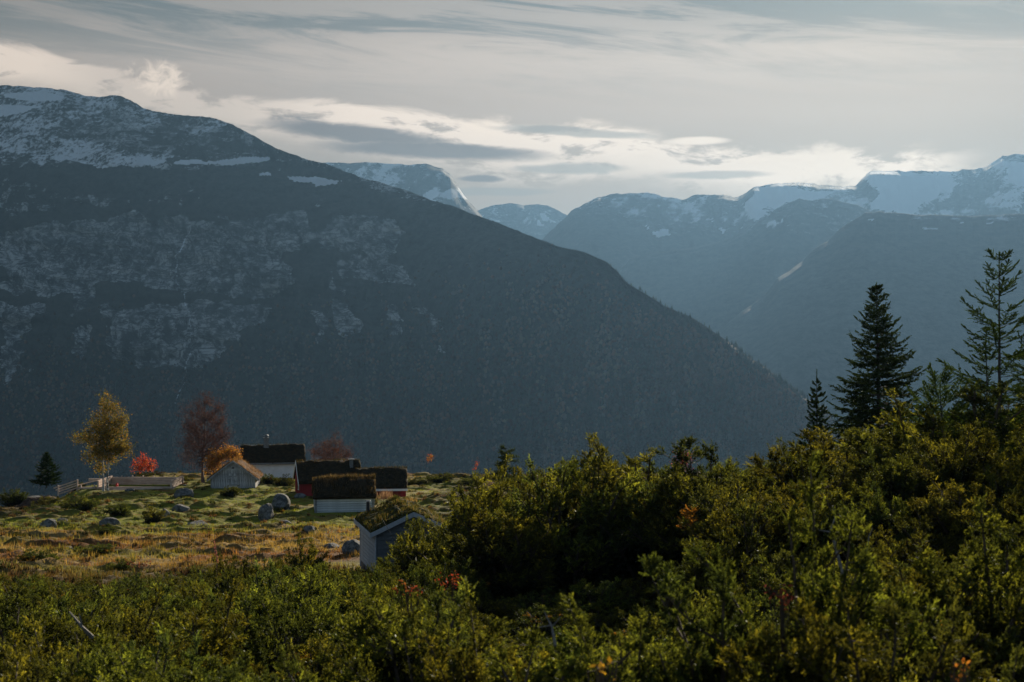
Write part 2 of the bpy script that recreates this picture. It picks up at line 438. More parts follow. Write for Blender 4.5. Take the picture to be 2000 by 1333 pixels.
def build_ground():
    r = np.concatenate([[0.3], np.arange(1.5, 54, 0.45), np.arange(54, 136, 0.26), np.geomspace(136.3, 13300, 70)])
    th = np.concatenate([np.linspace(-math.pi, -0.50, 22)[:-1], np.linspace(-0.50, 0.50, 350), np.linspace(0.50, math.pi, 22)[1:]])
    R, T = np.meshgrid(r, th, indexing='ij'); X = R*np.sin(T); Y = R*np.cos(T)
    Y2 = np.where(Y < 0, Y, Y)
    X = np.clip(X, -13300, 13300); Y2 = np.clip(Y2, -3900, 13300)
    Z = ground_z(X, Y2)
    # behind the camera the hill simply goes on as a broad shoulder
    back = smooth(-200, -3900, Y2); Z = Z*(1-back) + (-200)*back
    side = smooth(120, 1500, np.abs(X))*(1-smooth(400, 900, Y2)); Z = Z*(1-side) + np.minimum(Z, -120)*side
    col = ground_color(X, Y2)
    nr, ntn = X.shape
    idx = np.arange(nr*ntn).reshape(nr, ntn)
    f = np.stack([idx[:-1, :-1], idx[1:, :-1], idx[1:, 1:], idx[:-1, 1:]], -1).reshape(-1, 4)[:, ::-1]
    me = mesh_np('ground', np.stack([X, Y2, Z], -1).reshape(-1, 3), f, {'Col': col.reshape(-1, 3)}, True)
    m, nt, out = new_mat('turf'); bs = principled(nt, out, 0.95, 0.1)
    oc = obj_coord(nt)
    n = noise(oc, 2.5, 8, 0.7); n5 = noise(oc, 9, 4, 0.6)
    c = cmix(sstep(n, 0.3, 0.7), attr(nt, 'Col').outputs['Color'], (0.06, 0.04, 0.02), 'MIX')
    c = cmix(0.55, attr(nt, 'Col').outputs['Color'], c)
    nt.links.new(c, bs.inputs['Base Color'])
    nt.links.new(bump(nt, n*0.7+n5*0.3, 0.8, 0.15), bs.inputs['Normal'])
    link('ground', me, m, kind='structure')
build_ground()

def build_grass():
    N = 100000
    y = 55 + (135-55)*rng.random(N)**0.9; px = rng.uniform(-60, 1150, N); x = (px-1000)/F*y
    n = fbm(x*0.5, y*1.0, 3, 111); keep = (meadow_mask(x, y) > 0.3) & (rng.random(N) < 0.55+0.6*n)
    for (cx, cy, r_, pz) in PADS: keep &= np.hypot(x-cx, y-cy) > r_*0.72
    x, y = x[keep], y[keep]; N = len(x); z = ground_z(x, y)
    col = ground_color(x, y)
    short = smooth(84, 92, y)*smooth(-42, -36, x)
    hgt = (0.20 - 0.11*short)*rng.uniform(0.5, 1.35, N)*(0.45+1.0*smooth(-0.25, 0.35, fbm(x*0.8, y*1.6, 3, 141)))
    B = 3
    a = rng.uniform(0, 2*math.pi, (N, B)); lean = rng.normal(0, 0.7, (N, B)); w = rng.uniform(0.010, 0.024, (N, B))
    ox = x[:, None]+rng.normal(0, 0.07, (N, B)); oy = y[:, None]+rng.normal(0, 0.07, (N, B))
    bz = np.repeat(z[:, None], B, 1)-0.02
    dx, dy = np.cos(a)*w, np.sin(a)*w
    tip = np.stack([ox-np.sin(a)*lean*hgt[:, None], oy+np.cos(a)*lean*hgt[:, None], bz+hgt[:, None]], -1)
    v = np.stack([np.stack([ox-dx, oy-dy, bz], -1), np.stack([ox+dx, oy+dy, bz], -1), tip], 2).reshape(-1, 3)
    cc = np.clip(col[:, None, :]*rng.uniform(0.85, 1.25, (N, B))[..., None], 0, 0.7)
    cc = np.repeat(cc.reshape(-1, 3), 3, 0)
    me = mesh_np('meadow_grass', v, np.arange(len(v)).reshape(-1, 3), {'Col': cc})
    o = link('meadow_grass', me, M_grass, kind='stuff', label='gold and green autumn grass of the open meadow round the huts', cat='grass')
build_grass()

def build_heather():
    N = 9000; y = 50 + 84*rng.random(N)**0.85; px = rng.uniform(-60, 1100, N); x = (px-1000)/F*y
    tu = tussock(x, y); left = smooth(-26, -34, x)*smooth(84, 92, y)
    pr = 0.05 + 1.1*smooth(0.10, 0.30, tu) + 0.35*left + 0.9*(1-smooth(54, 62, y+4*fbm(x*0.2, y*0.2, 2, 8)))
    keep = (rng.random(N) < pr*(0.32+0.2*(y > 84))) & ((meadow_mask(x, y) > 0.25) | (y < 60))
    for (cx, cy, r_, pz) in PADS: keep &= np.hypot(x-cx, y-cy) > r_*0.8
    x, y = x[keep], y[keep]; N = len(x); z = ground_z(x, y); B = 26
    size = rng.uniform(0.10, 0.30, N)*(0.8+0.5*(y < 62))
    a = rng.uniform(0, 2*math.pi, (N, B)); q = rng.random((N, B))**0.6
    bx = x[:, None]+np.cos(a)*q*size[:, None]*0.8*1.4; by = y[:, None]+np.sin(a)*q*size[:, None]*0.8
    h = size[:, None]*(1.05-0.6*q*q)*rng.uniform(0.6, 1.2, (N, B)); b2 = rng.uniform(0, 2*math.pi, (N, B)); w = size[:, None]*0.16
    tip = np.stack([bx+np.cos(a)*q*h*0.5, by+np.sin(a)*q*h*0.5, z[:, None]+h], -1); bz = z[:, None]+0*bx-0.03
    v = np.stack([np.stack([bx-np.sin(b2)*w, by+np.cos(b2)*w, bz], -1), np.stack([bx+np.sin(b2)*w, by-np.cos(b2)*w, bz], -1), tip], 2).reshape(-1, 3)
    pal = np.array([(0.045, 0.038, 0.018), (0.060, 0.036, 0.022), (0.035, 0.042, 0.016), (0.11, 0.060, 0.028), (0.09, 0.075, 0.030)])
    c = pal[rng.integers(0, len(pal), N)][:, None]*rng.uniform(0.7, 1.3, (N, B))[..., None]
    me = mesh_np('heather_tufts', v, np.arange(len(v)).reshape(-1, 3), {'Col': np.repeat(c.reshape(-1, 3), 3, 0)})
    link('heather_tufts', me, M_grass, kind='stuff', label='dark brown heather and bilberry tufts dotted over the meadow', cat='heather')
    print('heather', N)
build_heather()
def build_heath():
    r = np.random.default_rng(91); N = 6500; y = 4 + 58*r.random(N)**0.7; x = (r.uniform(-500, 2900, N)-1000)/F*y + r.normal(0, 1.5, N); z = ground_z(x, y); B = 14
    size = r.uniform(0.16, 0.42, N); a = r.uniform(0, 2*math.pi, (N, B)); q = r.random((N, B))**0.6
    bx = x[:, None]+np.cos(a)*q*size[:, None]; by = y[:, None]+np.sin(a)*q*size[:, None]
    h = size[:, None]*(0.85-0.5*q*q)*r.uniform(0.6, 1.2, (N, B)); b2 = r.uniform(0, 2*math.pi, (N, B)); w = size[:, None]*0.17
    tip = np.stack([bx+np.cos(a)*q*h*0.5, by+np.sin(a)*q*h*0.5, z[:, None]+h], -1); bz = z[:, None]+0*bx-0.03
    v = np.stack([np.stack([bx-np.sin(b2)*w, by+np.cos(b2)*w, bz], -1), np.stack([bx+np.sin(b2)*w, by-np.cos(b2)*w, bz], -1), tip], 2).reshape(-1, 3)
    pal = np.array([(0.035, 0.040, 0.016), (0.050, 0.034, 0.020), (0.045, 0.052, 0.018), (0.075, 0.055, 0.026)])
    c = pal[r.integers(0, len(pal), N)][:, None]*r.uniform(0.7, 1.3, (N, B))[..., None]
    me = mesh_np('heath_cover', v, np.arange(len(v)).reshape(-1, 3), {'Col': np.repeat(c.reshape(-1, 3), 3, 0)})
    link('heath_cover', me, M_grass, kind='stuff', label='low dark heath covering the ground between the junipers', cat='heath')
build_heath()

# ------------------------------------------------------------------ mountains
def mtn_mat(name, kind):
    """kind: 'main' / 'far'. Col attribute: R = rock, G = snow, B = autumn wood"""
    m, nt, out = new_mat(name); bs = principled(nt, out, 0.9, 0.15)
    oc = obj_coord(nt); at = attr(nt, 'Zone'); sp = nt.nodes.new('ShaderNodeSeparateColor'); nt.links.new(at.outputs['Color'], sp.inputs[0])
    R, G, B = E(sp.outputs[0]), E(sp.outputs[1]), E(sp.outputs[2])
    s = nt.nodes.new('ShaderNodeSeparateXYZ'); nt.links.new(oc, s.inputs[0])
    X, Y, Z = E(s.outputs[0]), E(s.outputs[1]), E(s.outputs[2])
    big = noise(oc, 0.004 if kind == 'main' else 0.002, 8, 0.62)
    sc_ = 1.0 if kind == 'main' else 0.45
    strat = noise(comb(X*0.004, Y*0.004, Z*0.03 + X*0.004), 1.0, 8, 0.68, 0.8)
    crack = noise(comb(X*0.034 + Z*0.020, Y*0.012, Z*0.034), sc_, 9, 0.75, 1.3)
    vert = noise(comb(X*0.03, Y*0.03, Z*0.0035), 1.0, 7, 0.65, 0.4)
    fine = noise(oc, 0.06*sc_, 6, 0.75)
    l1 = noise(comb(X*0.018 + Z*0.018, Y*0.006, Z*0.026 - X*0.010), sc_, 7, 0.65, 1.2)
    l2 = noise(comb(X*0.010, Y*0.006, Z*0.045), sc_, 6, 0.6, 1.0)
    lines = sstep(E.op('ABSOLUTE', l1 - 0.5), 0.0, 0.055)*sstep(E.op('ABSOLUTE', l2 - 0.5), 0.0, 0.050)
    v = sstep(crack*0.5 + strat*0.2 + vert*0.3, 0.44, 0.57)*(0.20 + 0.80*lines)
    rock = cmix(v, (0.032, 0.033, 0.036), (0.45, 0.455, 0.46) if kind == 'main' else (0.11, 0.11, 0.115))
    dull = cmix(sstep(fine*0.6+vert*0.4, 0.35, 0.65), (0.024, 0.024, 0.022), (0.056, 0.052, 0.044))
    wood = cmix(sstep(fine, 0.35, 0.65), (0.050, 0.040, 0.032), (0.088, 0.060, 0.042))
    c = cmix(sstep(B + (vert-0.5)*1.0 + (fine-0.5)*0.5, 0.35, 0.75), dull, wood)
    rg = sstep(R, 0.03, 0.30)
    c = cmix(sstep(R + ((crack-0.5)*0.7 + (strat-0.5)*1.2 + (vert-0.5)*1.1 + (fine-0.5)*0.5)*rg, 0.44, 0.56), c, rock)
    gate = sstep(G, 0.05, 0.30)*(1.0 - G*0.6)
    sn = sstep(G + ((fine-0.5)*1.3 + (big-0.5)*0.5 + (crack-0.5)*0.4)*gate, 0.50, 0.64)
    c = cmix(sn, c, (0.66, 0.69, 0.74))
    nt.links.new(c, bs.inputs['Base Color'])
    hh = crack*0.5 + strat*0.3 + fine*0.2
    nt.links.new(bump(nt, hh, 0.9, 14.0 if kind == 'main' else 9.0), bs.inputs['Normal'])
    return m
M_mtn = mtn_mat('mountain_rock', 'main'); M_far = mtn_mat('far_mountain_rock', 'far')

def main_profile(px, s):
    """s = 0 on the crest .. 1 at picture height 1000; gives forward distance"""
    left = 1-smooth(500, 980, px)
    Dr = np.interp(px, [-700, 0, 400, 800, 1200, 1600, 2100], [4500, 4300, 4000, 3500, 2900, 2500, 2300])
    Db = np.interp(px, [-700, 0, 800, 1600, 2100], [2950, 2950, 2700, 2250, 2100])
    fl = np.interp(s, [0, 0.20, 0.30, 0.48, 0.52, 0.66, 1.0, 1.3], [0, 0.30, 0.38, 0.50, 0.55, 0.62, 1.0, 1.2])
    fr = np.interp(s, [0, 0.12, 1.0, 1.3], [0, 0.22, 1.0, 1.2])
    f = fl*left + fr*(1-left)
    return Dr + (Db-Dr)*f
RIDGE = [(-700, 235), (-300, 190), (0, 167), (60, 169), (130, 176), (165, 186), (185, 189), (215, 186), (235, 188), (255, 197), (280, 210), (300, 217), (350, 225), (420, 233), (455, 245), (500, 268), (540, 290),
         (600, 312), (640, 322), (700, 345), (760, 364), (800, 374), (850, 392), (900, 408), (940, 424), (1000, 447), (1050, 466), (1100, 484), (1150, 496), (1185, 512), (1205, 530), (1220, 548), (1240, 561),
         (1260, 573), (1300, 598), (1350, 620), (1400, 652), (1450, 688), (1500, 722), (1550, 757), (1575, 776), (1615, 800), (1640, 850), (1665, 930), (1750, 1050), (2100, 1400)]
ROCKS = [  # outcrops of bare rock on the cliff, in the photo's outline
    [(0, 460), (120, 440), (250, 420), (420, 430), (600, 415), (620, 470), (560, 500), (565, 560), (520, 585), (430, 575), (300, 555), (200, 550), (130, 570), (60, 575), (0, 560)],
    [(200, 598), (300, 590), (420, 588), (560, 600), (470, 640), (440, 700), (410, 715), (280, 712), (205, 700), (215, 650)],
    [(0, 590), (90, 595), (60, 640), (50, 720), (10, 760), (0, 700)],
    [(610, 460), (650, 430), (700, 415), (775, 425), (785, 480), (760, 510), (700, 490), (620, 485)],
    [(640, 500), (720, 500), (800, 520), (815, 580), (780, 560), (720, 540), (680, 545)],
    [(630, 510), (660, 560), (690, 600), (700, 650), (665, 650), (650, 590)],
    [(755, 585), (780, 590), (785, 650), (760, 655)], [(815, 590), (850, 620), (860, 660), (830, 640)],
    [(610, 600), (635, 620), (640, 670), (620, 672)], [(855, 660), (880, 700), (875, 715), (860, 690)],
    [(130, 640), (180, 640), (165, 700), (130, 690)], [(140, 565), (190, 560), (160, 600), (130, 620)],
    [(0, 340), (60, 350), (120, 375), (250, 380), (380, 372), (420, 400), (250, 402), (100, 415), (0, 430)],
    [(580, 370), (650, 385), (655, 408), (600, 400)],
    [(1350, 686), (1368, 700), (1400, 735), (1412, 750), (1395, 745), (1365, 712)], [(1307, 655), (1328, 668), (1322, 672)], [(1415, 738), (1440, 760), (1430, 758)],
]
SNOW1 = [[(335, 318), (375, 312), (420, 316), (470, 307), (525, 309), (520, 316), (440, 322), (380, 321), (345, 324)],
         [(560, 346), (590, 344), (625, 347), (670, 354), (660, 358), (620, 364), (610, 356), (580, 356)],
         [(0, 182), (60, 180), (130, 188), (110, 195), (60, 196), (20, 190)], [(-200, 205), (0, 206), (70, 208), (55, 218), (20, 225), (0, 228), (-200, 228)],
         [(505, 338), (530, 335), (528, 342), (500, 345)]]
def grid_mesh(name, pxs, ss, fn, zone_fn):
    PX, S = np.meshgrid(pxs, ss, indexing='ij')
    X, Y, Z, PY = fn(PX, S)
    zone = zone_fn(PX, PY, S, X, Y, Z)
    n, m = PX.shape; idx = np.arange(n*m).reshape(n, m)
    f = np.stack([idx[:-1, :-1], idx[1:, :-1], idx[1:, 1:], idx[:-1, 1:]], -1).reshape(-1, 4)[:, ::-1]
    return mesh_np(name, np.stack([X, Y, Z], -1).reshape(-1, 3), f, {'Zone': zone.reshape(-1, 3)}, True)
def main_surface(PX, S):
    rx, ry = np.array(RIDGE, float).T
    top = np.interp(PX, rx, ry)
    top = top + fbm(PX*0.035, PX*0+3.3, 4, 40)*3.5*smooth(-1e3, 0, PX) + fbm(PX*0.3, PX*0, 2, 44)*0.8
    s = np.clip(S, 0, None); PY = top + (1000-top)*s
    D = main_profile(PX, s)
    zr = (666.5-PY)/F*D; xw = (PX-1000)/F*D
    left = 1-smooth(600, 1000, PX)
    env = smooth(0.0, 0.03, s)
    g = fbm(xw*0.004+zr*0.002, zr*0.0010, 5, 12)*70*(1-left*0.4)                       # gullies running down
    g = g + left*smooth(0.2, 0.3, s)*(1-smooth(0.62, 0.75, s))*(fbm(xw*0.0022, zr*0.02+xw*0.002, 4, 21)*38 + ridged(xw*0.012+zr*0.006, zr*0.014, 3, 23)*14)
    g = g + fbm(xw*0.003, zr*0.006, 5, 27)*60*(1-smooth(0.15, 0.25, s))
    g = g + fbm(PX*0.05, PY*0.05, 3, 28)*10
    D = D + g*env
    b = S < 0                                                                         # the far side
    D = np.where(b, D - S*9000, D)
    Z = (666.5-PY)/F*D; X = (PX-1000)/F*np.where(b, D, D)
    Z = np.where(b, (666.5-top)/F*main_profile(PX, s*0) + S*2600 - (S*S)*3000, Z)
    return X, D, np.maximum(Z, -461), PY
def main_zone(PX, PY, S, X, Y, Z):
    wx = PX + fbm(PX*0.03, PY*0.03, 3, 61)*26 + fbm(PX*0.15, PY*0.15, 2, 62)*8; wy = PY + fbm(PX*0.03, PY*0.05, 3, 63)*16
    rock = np.zeros(PX.shape)
    for p in ROCKS: rock = np.maximum(rock, in_poly(wx, wy, p)*1.0)
    faint = ROCKS[12:14]
    for p in ROCKS[14:]: rock = np.where(in_poly(wx, wy, p), 0.36, rock)
    for p in faint: rock = np.where(in_poly(wx, wy, p), 0.45, rock)
    for r in range(2):                                                                  # soften
        rock[1:-1, 1:-1] = (rock[1:-1, 1:-1]*2 + rock[:-2, 1:-1]+rock[2:, 1:-1]+rock[1:-1, :-2]+rock[1:-1, 2:])/6
    rock = rock*0.74 + 0.05
    # waterfall thread down the cliff
    fx, fy = np.array([(372, 450), (362, 470), (345, 500), (344, 545), (362, 580), (372, 640), (374, 680), (362, 720), (360, 745), (350, 765), (343, 785)], float).T
    dd = np.abs(PX - np.interp(PY, fy, fx) - fbm(PY*0.1, PY*0, 2, 66)*4)
    fall = (dd < 2.0)*(PY > 440)*(PY < 790)
    # thin snow on the plateau, thinning downwards and to the right
    lim = np.interp(PX, [-700, 0, 120, 250, 330, 520, 640, 800, 900], [330, 325, 318, 330, 330, 318, 330, 372, 400])
    sn = 1-smooth(-14, 6, PY-lim + fbm(PX*0.02, PY*0.05, 3, 67)*22)
    patch = fbm(PX*0.010, PY*0.028, 4, 68)
    sn = sn*(0.52 + 0.26*patch - 0.10*smooth(260, 420, PX))
    bright = in_poly(PX, PY+fbm(PX*0.03, PY*0.05, 3, 69)*10, [(-700, 238), (40, 240), (110, 262), (200, 285), (255, 318), (200, 330), (80, 300), (0, 300), (-700, 300)])
    sn = np.where(bright, np.maximum(sn, 0.57 + 0.16*patch), sn)
    sn = sn*(1-smooth(700, 860, PX))
    wy2 = PY + fbm(PX*0.06, PY*0.06, 3, 71)*3; wx2 = PX + fbm(PX*0.06, PY*0.06, 3, 72)*7
    for p in SNOW1: sn = np.where(in_poly(wx2, wy2, p), 1.0, sn)
    sn = np.maximum(sn, np.where(fall, 0.60 + 0.05*vnoise(PX, PY*0.2, 5), 0))
    high = 1-smooth(310, 360, PY)*1.0
    rock = np.maximum(rock, high*0.45*(1-smooth(500, 800, PX)))
    rock = np.maximum(rock, (1-smooth(5, 30, PY-np.interp(PX, *np.array(RIDGE, float).T)))*0.5*smooth(560, 640, PX)*(1-smooth(800, 900, PX)))
    aut = smooth(560, 720, PY + fbm(PX*0.02, PY*0.01, 3, 73)*120)*(0.35+0.35*fbm(PX*0.03, PY*0.012, 3, 74)) + smooth(900, 1300, PX)*0.35
    return np.stack([rock, sn, np.clip(aut, 0, 1)], -1)
S_MAIN = np.concatenate([[-0.6, -0.35, -0.15, -0.05, -0.015], np.linspace(0, 1.0, 270), np.linspace(1.03, 1.4, 10)])
me = grid_mesh('mountain', np.concatenate([np.linspace(-700, -30, 60), np.linspace(-28, 1640, 580), np.linspace(1650, 2100, 30)]), S_MAIN, main_surface, main_zone)
link('mountain', me, M_mtn, kind='structure', label='dark snow-dusted mountain with ledged cliffs and wooded flank')

def far_mountain(name, ridge, dist, base_px, depth, zone, seed, amp=1.0, res=(330, 90), label=None, rough=3.0, zb=-440):
    """ridge: pixel polyline of the crest; dist: crest distance (scalar or list of px, D); the face comes `depth` metres towards the viewer"""
    rx, ry = np.array(ridge, float).T
    def fn(PX, S):
        top = np.interp(PX, rx, ry) + fbm(PX*0.06, PX*0+seed, 4, seed)*rough + fbm(PX*0.4, PX*0+seed, 2, seed+3)*rough*0.25
        D0 = np.interp(PX, *np.array(dist, float).T) if isinstance(dist, list) else np.full(PX.shape, float(dist))
        zt = (666.5-top)/F*D0
        s = np.clip(S, 0, 1)
        prof = np.interp(s, [0, 0.06, 0.5, 1.0], [0, 0.03, 0.42, 1.0])
        z = zt + (zb-zt)*prof; D = D0 - depth*s
        xw = (PX-1000)/F*D0
        env = smooth(0.0, 0.05, s)
        g = (ridged(xw*0.0016+z*0.0006, z*0.0012, 5, seed+7)*190 + fbm(xw*0.004, z*0.004, 4, seed+9)*80)*amp
        D = D + g*env
        z = z + fbm(xw*0.003, z*0.003, 3, seed+5)*25*env*max(0, amp-0.3)
        b = S < 0
        D = np.where(b, D0 - S*3500, D); z = np.where(b, zt + S*900, z)
        X = (PX-1000)/F*D
        return X, D, np.maximum(z, -461), 666.5 - z/D*F
    pxs = np.linspace(rx[0], rx[-1], res[0]); ss = np.concatenate([[-0.6, -0.25, -0.05], np.linspace(0, 1, res[1])**1.4])
    me = grid_mesh(name, pxs, ss, fn, zone)
    return link(name, me, M_far, kind='structure', label=label)

def zone_snow(frac, lim, seed, patches=(), bare=0.35, soft=60):
    def z(PX, PY, S, X, Y, Z):
        lm = lim(PX) if callable(lim) else lim
        sn = (1-smooth(-soft*0.6, soft*0.4, PY-lm + fbm(PX*0.012, PY*0.02, 3, seed)*30))*(frac + 0.34*fbm(PX*0.025, PY*0.05, 4, seed+1) + 0.15*ridged(PX*0.05+PY*0.05, PY*0.03, 3, seed+4))
        wx = PX + fbm(PX*0.05, PY*0.05, 4, seed+2)*12; wy = PY + fbm(PX*0.05, PY*0.05, 4, seed+3)*7
        for p in patches: sn = np.where(in_poly(wx, wy, p), 1.0, sn)
        rk = bare*(1-smooth(-40, 30, PY-lm))
        return np.stack([rk, np.clip(sn, 0, 1), np.zeros(PX.shape)], -1)
    return z
# flat-topped mountain behind the big one
far_mountain('mountain', [(300, 345), (560, 330), (620, 320), (645, 317), (690, 319), (740, 318), (790, 322), (835, 321), (865, 329), (880, 342), (893, 362), (905, 380), (920, 398), (940, 421), (965, 455), (1010, 520), (1080, 620)],
             8200, 0, 1500, zone_snow(0.46, 470, 201, [(720, 321), (770, 322), (768, 326), (722, 325)][0:0], 0.8, 120), 200, 0.5, (300, 90), 'pale flat-topped mountain with a steep right end', 1.8)
far_mountain('mountain', [(860, 470), (900, 430), (940, 408), (965, 400), (1000, 397), (1025, 402), (1050, 400), (1070, 402), (1090, 412), (1115, 425), (1160, 470), (1250, 540)],
             11500, 0, 2200, zone_snow(0.36, 470, 211, [[(1055, 418), (1085, 432), (1060, 430)], [(1045, 430), (1058, 440), (1046, 442)]], 0.5), 210, 0.8, (200, 70), 'small far mountain in the gap of the valley', 1.8)
def lim4(PX): return np.interp(PX, [1000, 1200, 1350, 1600, 1800, 2400], [420, 440, 470, 470, 470, 520])
far_mountain('mountain', [(1000, 540), (1060, 468), (1095, 432), (1120, 410), (1150, 393), (1180, 382), (1220, 377), (1265, 376), (1300, 384), (1318, 389), (1340, 390), (1355, 381), (1385, 379), (1440, 384), (1460, 375), (1475, 364), (1520, 358),
                          (1560, 355), (1600, 360), (1640, 366), (1670, 364), (1685, 348), (1700, 335), (1740, 334), (1800, 333), (1860, 335), (1900, 331), (1925, 328), (1945, 312), (1958, 303), (2000, 302), (2100, 300), (2500, 330)],
             8800, 0, 2600, zone_snow(0.47, lim4, 221, [
                 [(1480, 368), (1530, 361), (1570, 372), (1620, 375), (1650, 366), (1610, 385), (1560, 395), (1500, 405), (1455, 415), (1465, 390)],
                 [(1700, 342), (1760, 345), (1800, 337), (1850, 352), (1875, 360), (1835, 378), (1800, 400), (1770, 418), (1715, 412), (1700, 395), (1722, 372), (1690, 362)],
                 [(1975, 320), (2040, 312), (2050, 345), (1985, 352), (1962, 350)], [(1925, 388), (1952, 385), (1960, 390), (1930, 396)],
                 [(1275, 452), (1300, 450), (1310, 462), (1285, 463)], [(1255, 443), (1268, 445), (1262, 450)], [(1395, 445), (1425, 452), (1415, 458)], [(1380, 430), (1390, 428), (1392, 436)]], 0.5, 80),
             220, 0.7, (430, 110), 'long snowy mountain range on the skyline', 3.0)
# dark pointed shoulder in front of it
far_mountain('mountain', [(1180, 560), (1230, 505), (1300, 492), (1360, 485), (1420, 468), (1470, 440), (1510, 412), (1540, 396), (1560, 388), (1590, 393), (1620, 388), (1650, 395), (1680, 402), (1720, 425), (1780, 460), (1900, 520)],
             7300, 0, 1500, zone_snow(0.30, 470, 231, [[(1505, 430), (1512, 445), (1506, 450)], [(1521, 425), (1527, 427), (1525, 436)], [(1492, 435), (1497, 440), (1495, 450)]], 0.4, 60), 230, 0.35, (260, 90), 'dark pointed shoulder below the snowy range', 2.2)
def zone_near(PX, PY, S, X, Y, Z):
    sn = np.full(PX.shape, 0.0)
    top = np.interp(PX, NX, NY)
    sn = (1-smooth(6, 26, PY-top))*smooth(1640, 1700, PX)*(0.42+0.3*fbm(PX*0.03, PY*0.1, 3, 244))
    wx = PX + fbm(PX*0.08, PY*0.05, 3, 243)*4
    for p in [[(1800, 445), (1832, 446), (1830, 449), (1805, 448)], [(1920, 436), (1940, 434), (1935, 438)], [(1692, 428), (1706, 428), (1704, 432)], [(1870, 434), (1882, 434), (1880, 437)]]:
        sn = np.where(in_poly(wx, PY, p), 1, sn)
    aut = (1-smooth(4, 16, (PY-top)))*(1-smooth(1600, 1700, PX))*0.15 + 0.1
    return np.stack([np.full(PX.shape, 0.04), np.clip(sn, 0, 1), aut], -1)
NEAR = [(1320, 720), (1360, 688), (1400, 650), (1425, 628), (1455, 605), (1480, 588), (1500, 570), (1520, 542), (1545, 527), (1570, 508), (1585, 490), (1620, 468), (1640, 447), (1665, 432), (1690, 416), (1720, 414), (1800, 420), (1900, 423), (2000, 418), (2200, 400), (2500, 380)]
NX, NY = np.array(NEAR, float).T
far_mountain('mountain', NEAR, [(1320, 5200), (1700, 5600), (2500, 5400)], 0, 1600, zone_near, 240, 0.16, (380, 110), 'broad blue mountainside with a brown lit edge running down to the valley', 2.2)

# ------------------------------------------------------------------ wood on the mountain flank: one mass of little crowns
def build_forest():
    N = 48000
    px = rng.uniform(-40, 1640, N); s = rng.random(N)**0.85*1.12
    X, Y, Z, PY = main_surface(px, s)
    zone = main_zone(px[None, :].repeat(3, 0), PY[None, :].repeat(3, 0), s, X, Y, Z)[1] if False else None
    wx = px + fbm(px*0.03, PY*0.03, 3, 61)*26; wy = PY + fbm(px*0.03, PY*0.05, 3, 63)*16
    rock = np.zeros(N, bool)
    for p in ROCKS[:12]+ROCKS[14:]: rock |= in_poly(wx, wy, p)
    # tree line rises towards the right crest
    tl = np.interp(px, [-40, 200, 420, 560, 700, 800, 900, 1000, 1120, 1200, 1640], [600, 560, 600, 560, 560, 540, 500, 470, 470, 470, 470])
    dens = smooth(0, 200, PY-tl + fbm(px*0.02, PY*0.03, 3, 81)*60)
    dens = np.maximum(dens, (px > 1180)*(s < 0.06)*0.9)
    keep = (rng.random(N) < dens*0.9) & ~rock & (Z > -455)
    px, s, X, Y, Z, PY = [a[keep] for a in (px, s, X, Y, Z, PY)]; N = len(px)
    con = (rng.random(N) < 0.25 + 0.35*smooth(0.1, -0.2, fbm(px*0.02, PY*0.02, 2, 83))) | ((s < 0.07) & (px > 1150))
    h = rng.uniform(6, 13, N)*np.where(con, 1.15, 1.0); w = np.where(con, h*0.19, h*0.33)*rng.uniform(0.8, 1.3, N)
    a0 = rng.uniform(0, 2*math.pi, N)
    # 5-sided bodies: low ring, high ring, top, all jittered
    V = []; K = 5
    for ring, (rr_c, hh_c, rr_d, hh_d) in enumerate([(1.0, 0.12, 0.75, 0.30), (0.55, 0.50, 1.0, 0.68)]):
        for k in range(K):
            a = a0 + 2*math.pi*k/K
            rr = np.where(con, rr_c, rr_d)*w*rng.uniform(0.7, 1.3, N); hh = np.where(con, hh_c, hh_d)*h*rng.uniform(0.85, 1.15, N)
            V.append(np.stack([X+np.cos(a)*rr, Y+np.sin(a)*rr, Z+hh], -1))
    V.append(np.stack([X, Y, Z+h], -1)); V = np.stack(V, 1)
    f = []
    for k in range(K):
        k2 = (k+1) % K
        f += [(k, k2, K+k2), (k, K+k2, K+k), (K+k, K+k2, 2*K)]
    f = np.array(f)[None] + (np.arange(N)*(2*K+1))[:, None, None]
    pal = np.array([(0.085, 0.060, 0.048), (0.105, 0.066, 0.045), (0.075, 0.062, 0.048), (0.085, 0.075, 0.065), (0.115, 0.062, 0.040), (0.10, 0.085, 0.055)])
    c = pal[rng.integers(0, len(pal), N)]*rng.uniform(0.85, 1.15, N)[:, None]
    c = c*(0.55+0.75*smooth(-0.25, 0.35, fbm(px*0.04, PY*0.010, 4, 85)))[:, None]
    ty = np.interp(px, *np.array(RIDGE, float).T); rw = smooth(1080, 1300, px)*(1-smooth(60, 170, PY-ty+fbm(px*0.02, PY*0.02, 3, 86)*60))*0.55
    c = c*(1-rw[:, None]) + np.array([0.13, 0.068, 0.046])*rng.uniform(0.85, 1.15, N)[:, None]*rw[:, None]
    c = np.where(con[:, None], np.array([0.046, 0.052, 0.040])*rng.uniform(0.9, 1.12, N)[:, None], c)
    cols = np.repeat(c, 2*K+1, 0)
    me = mesh_np('wood', V.reshape(-1, 3), f.reshape(-1, 3), {'Col': cols}, True)
    m, nt, out = new_mat('crowns'); bs = principled(nt, out, 0.95, 0.05); nt.links.new(attr(nt, 'Col').outputs['Color'], bs.inputs['Base Color'])
    link('mountainside_wood', me, m, kind='stuff', label='brown and dark green wood covering the flank of the big mountain', cat='wood')
build_forest()
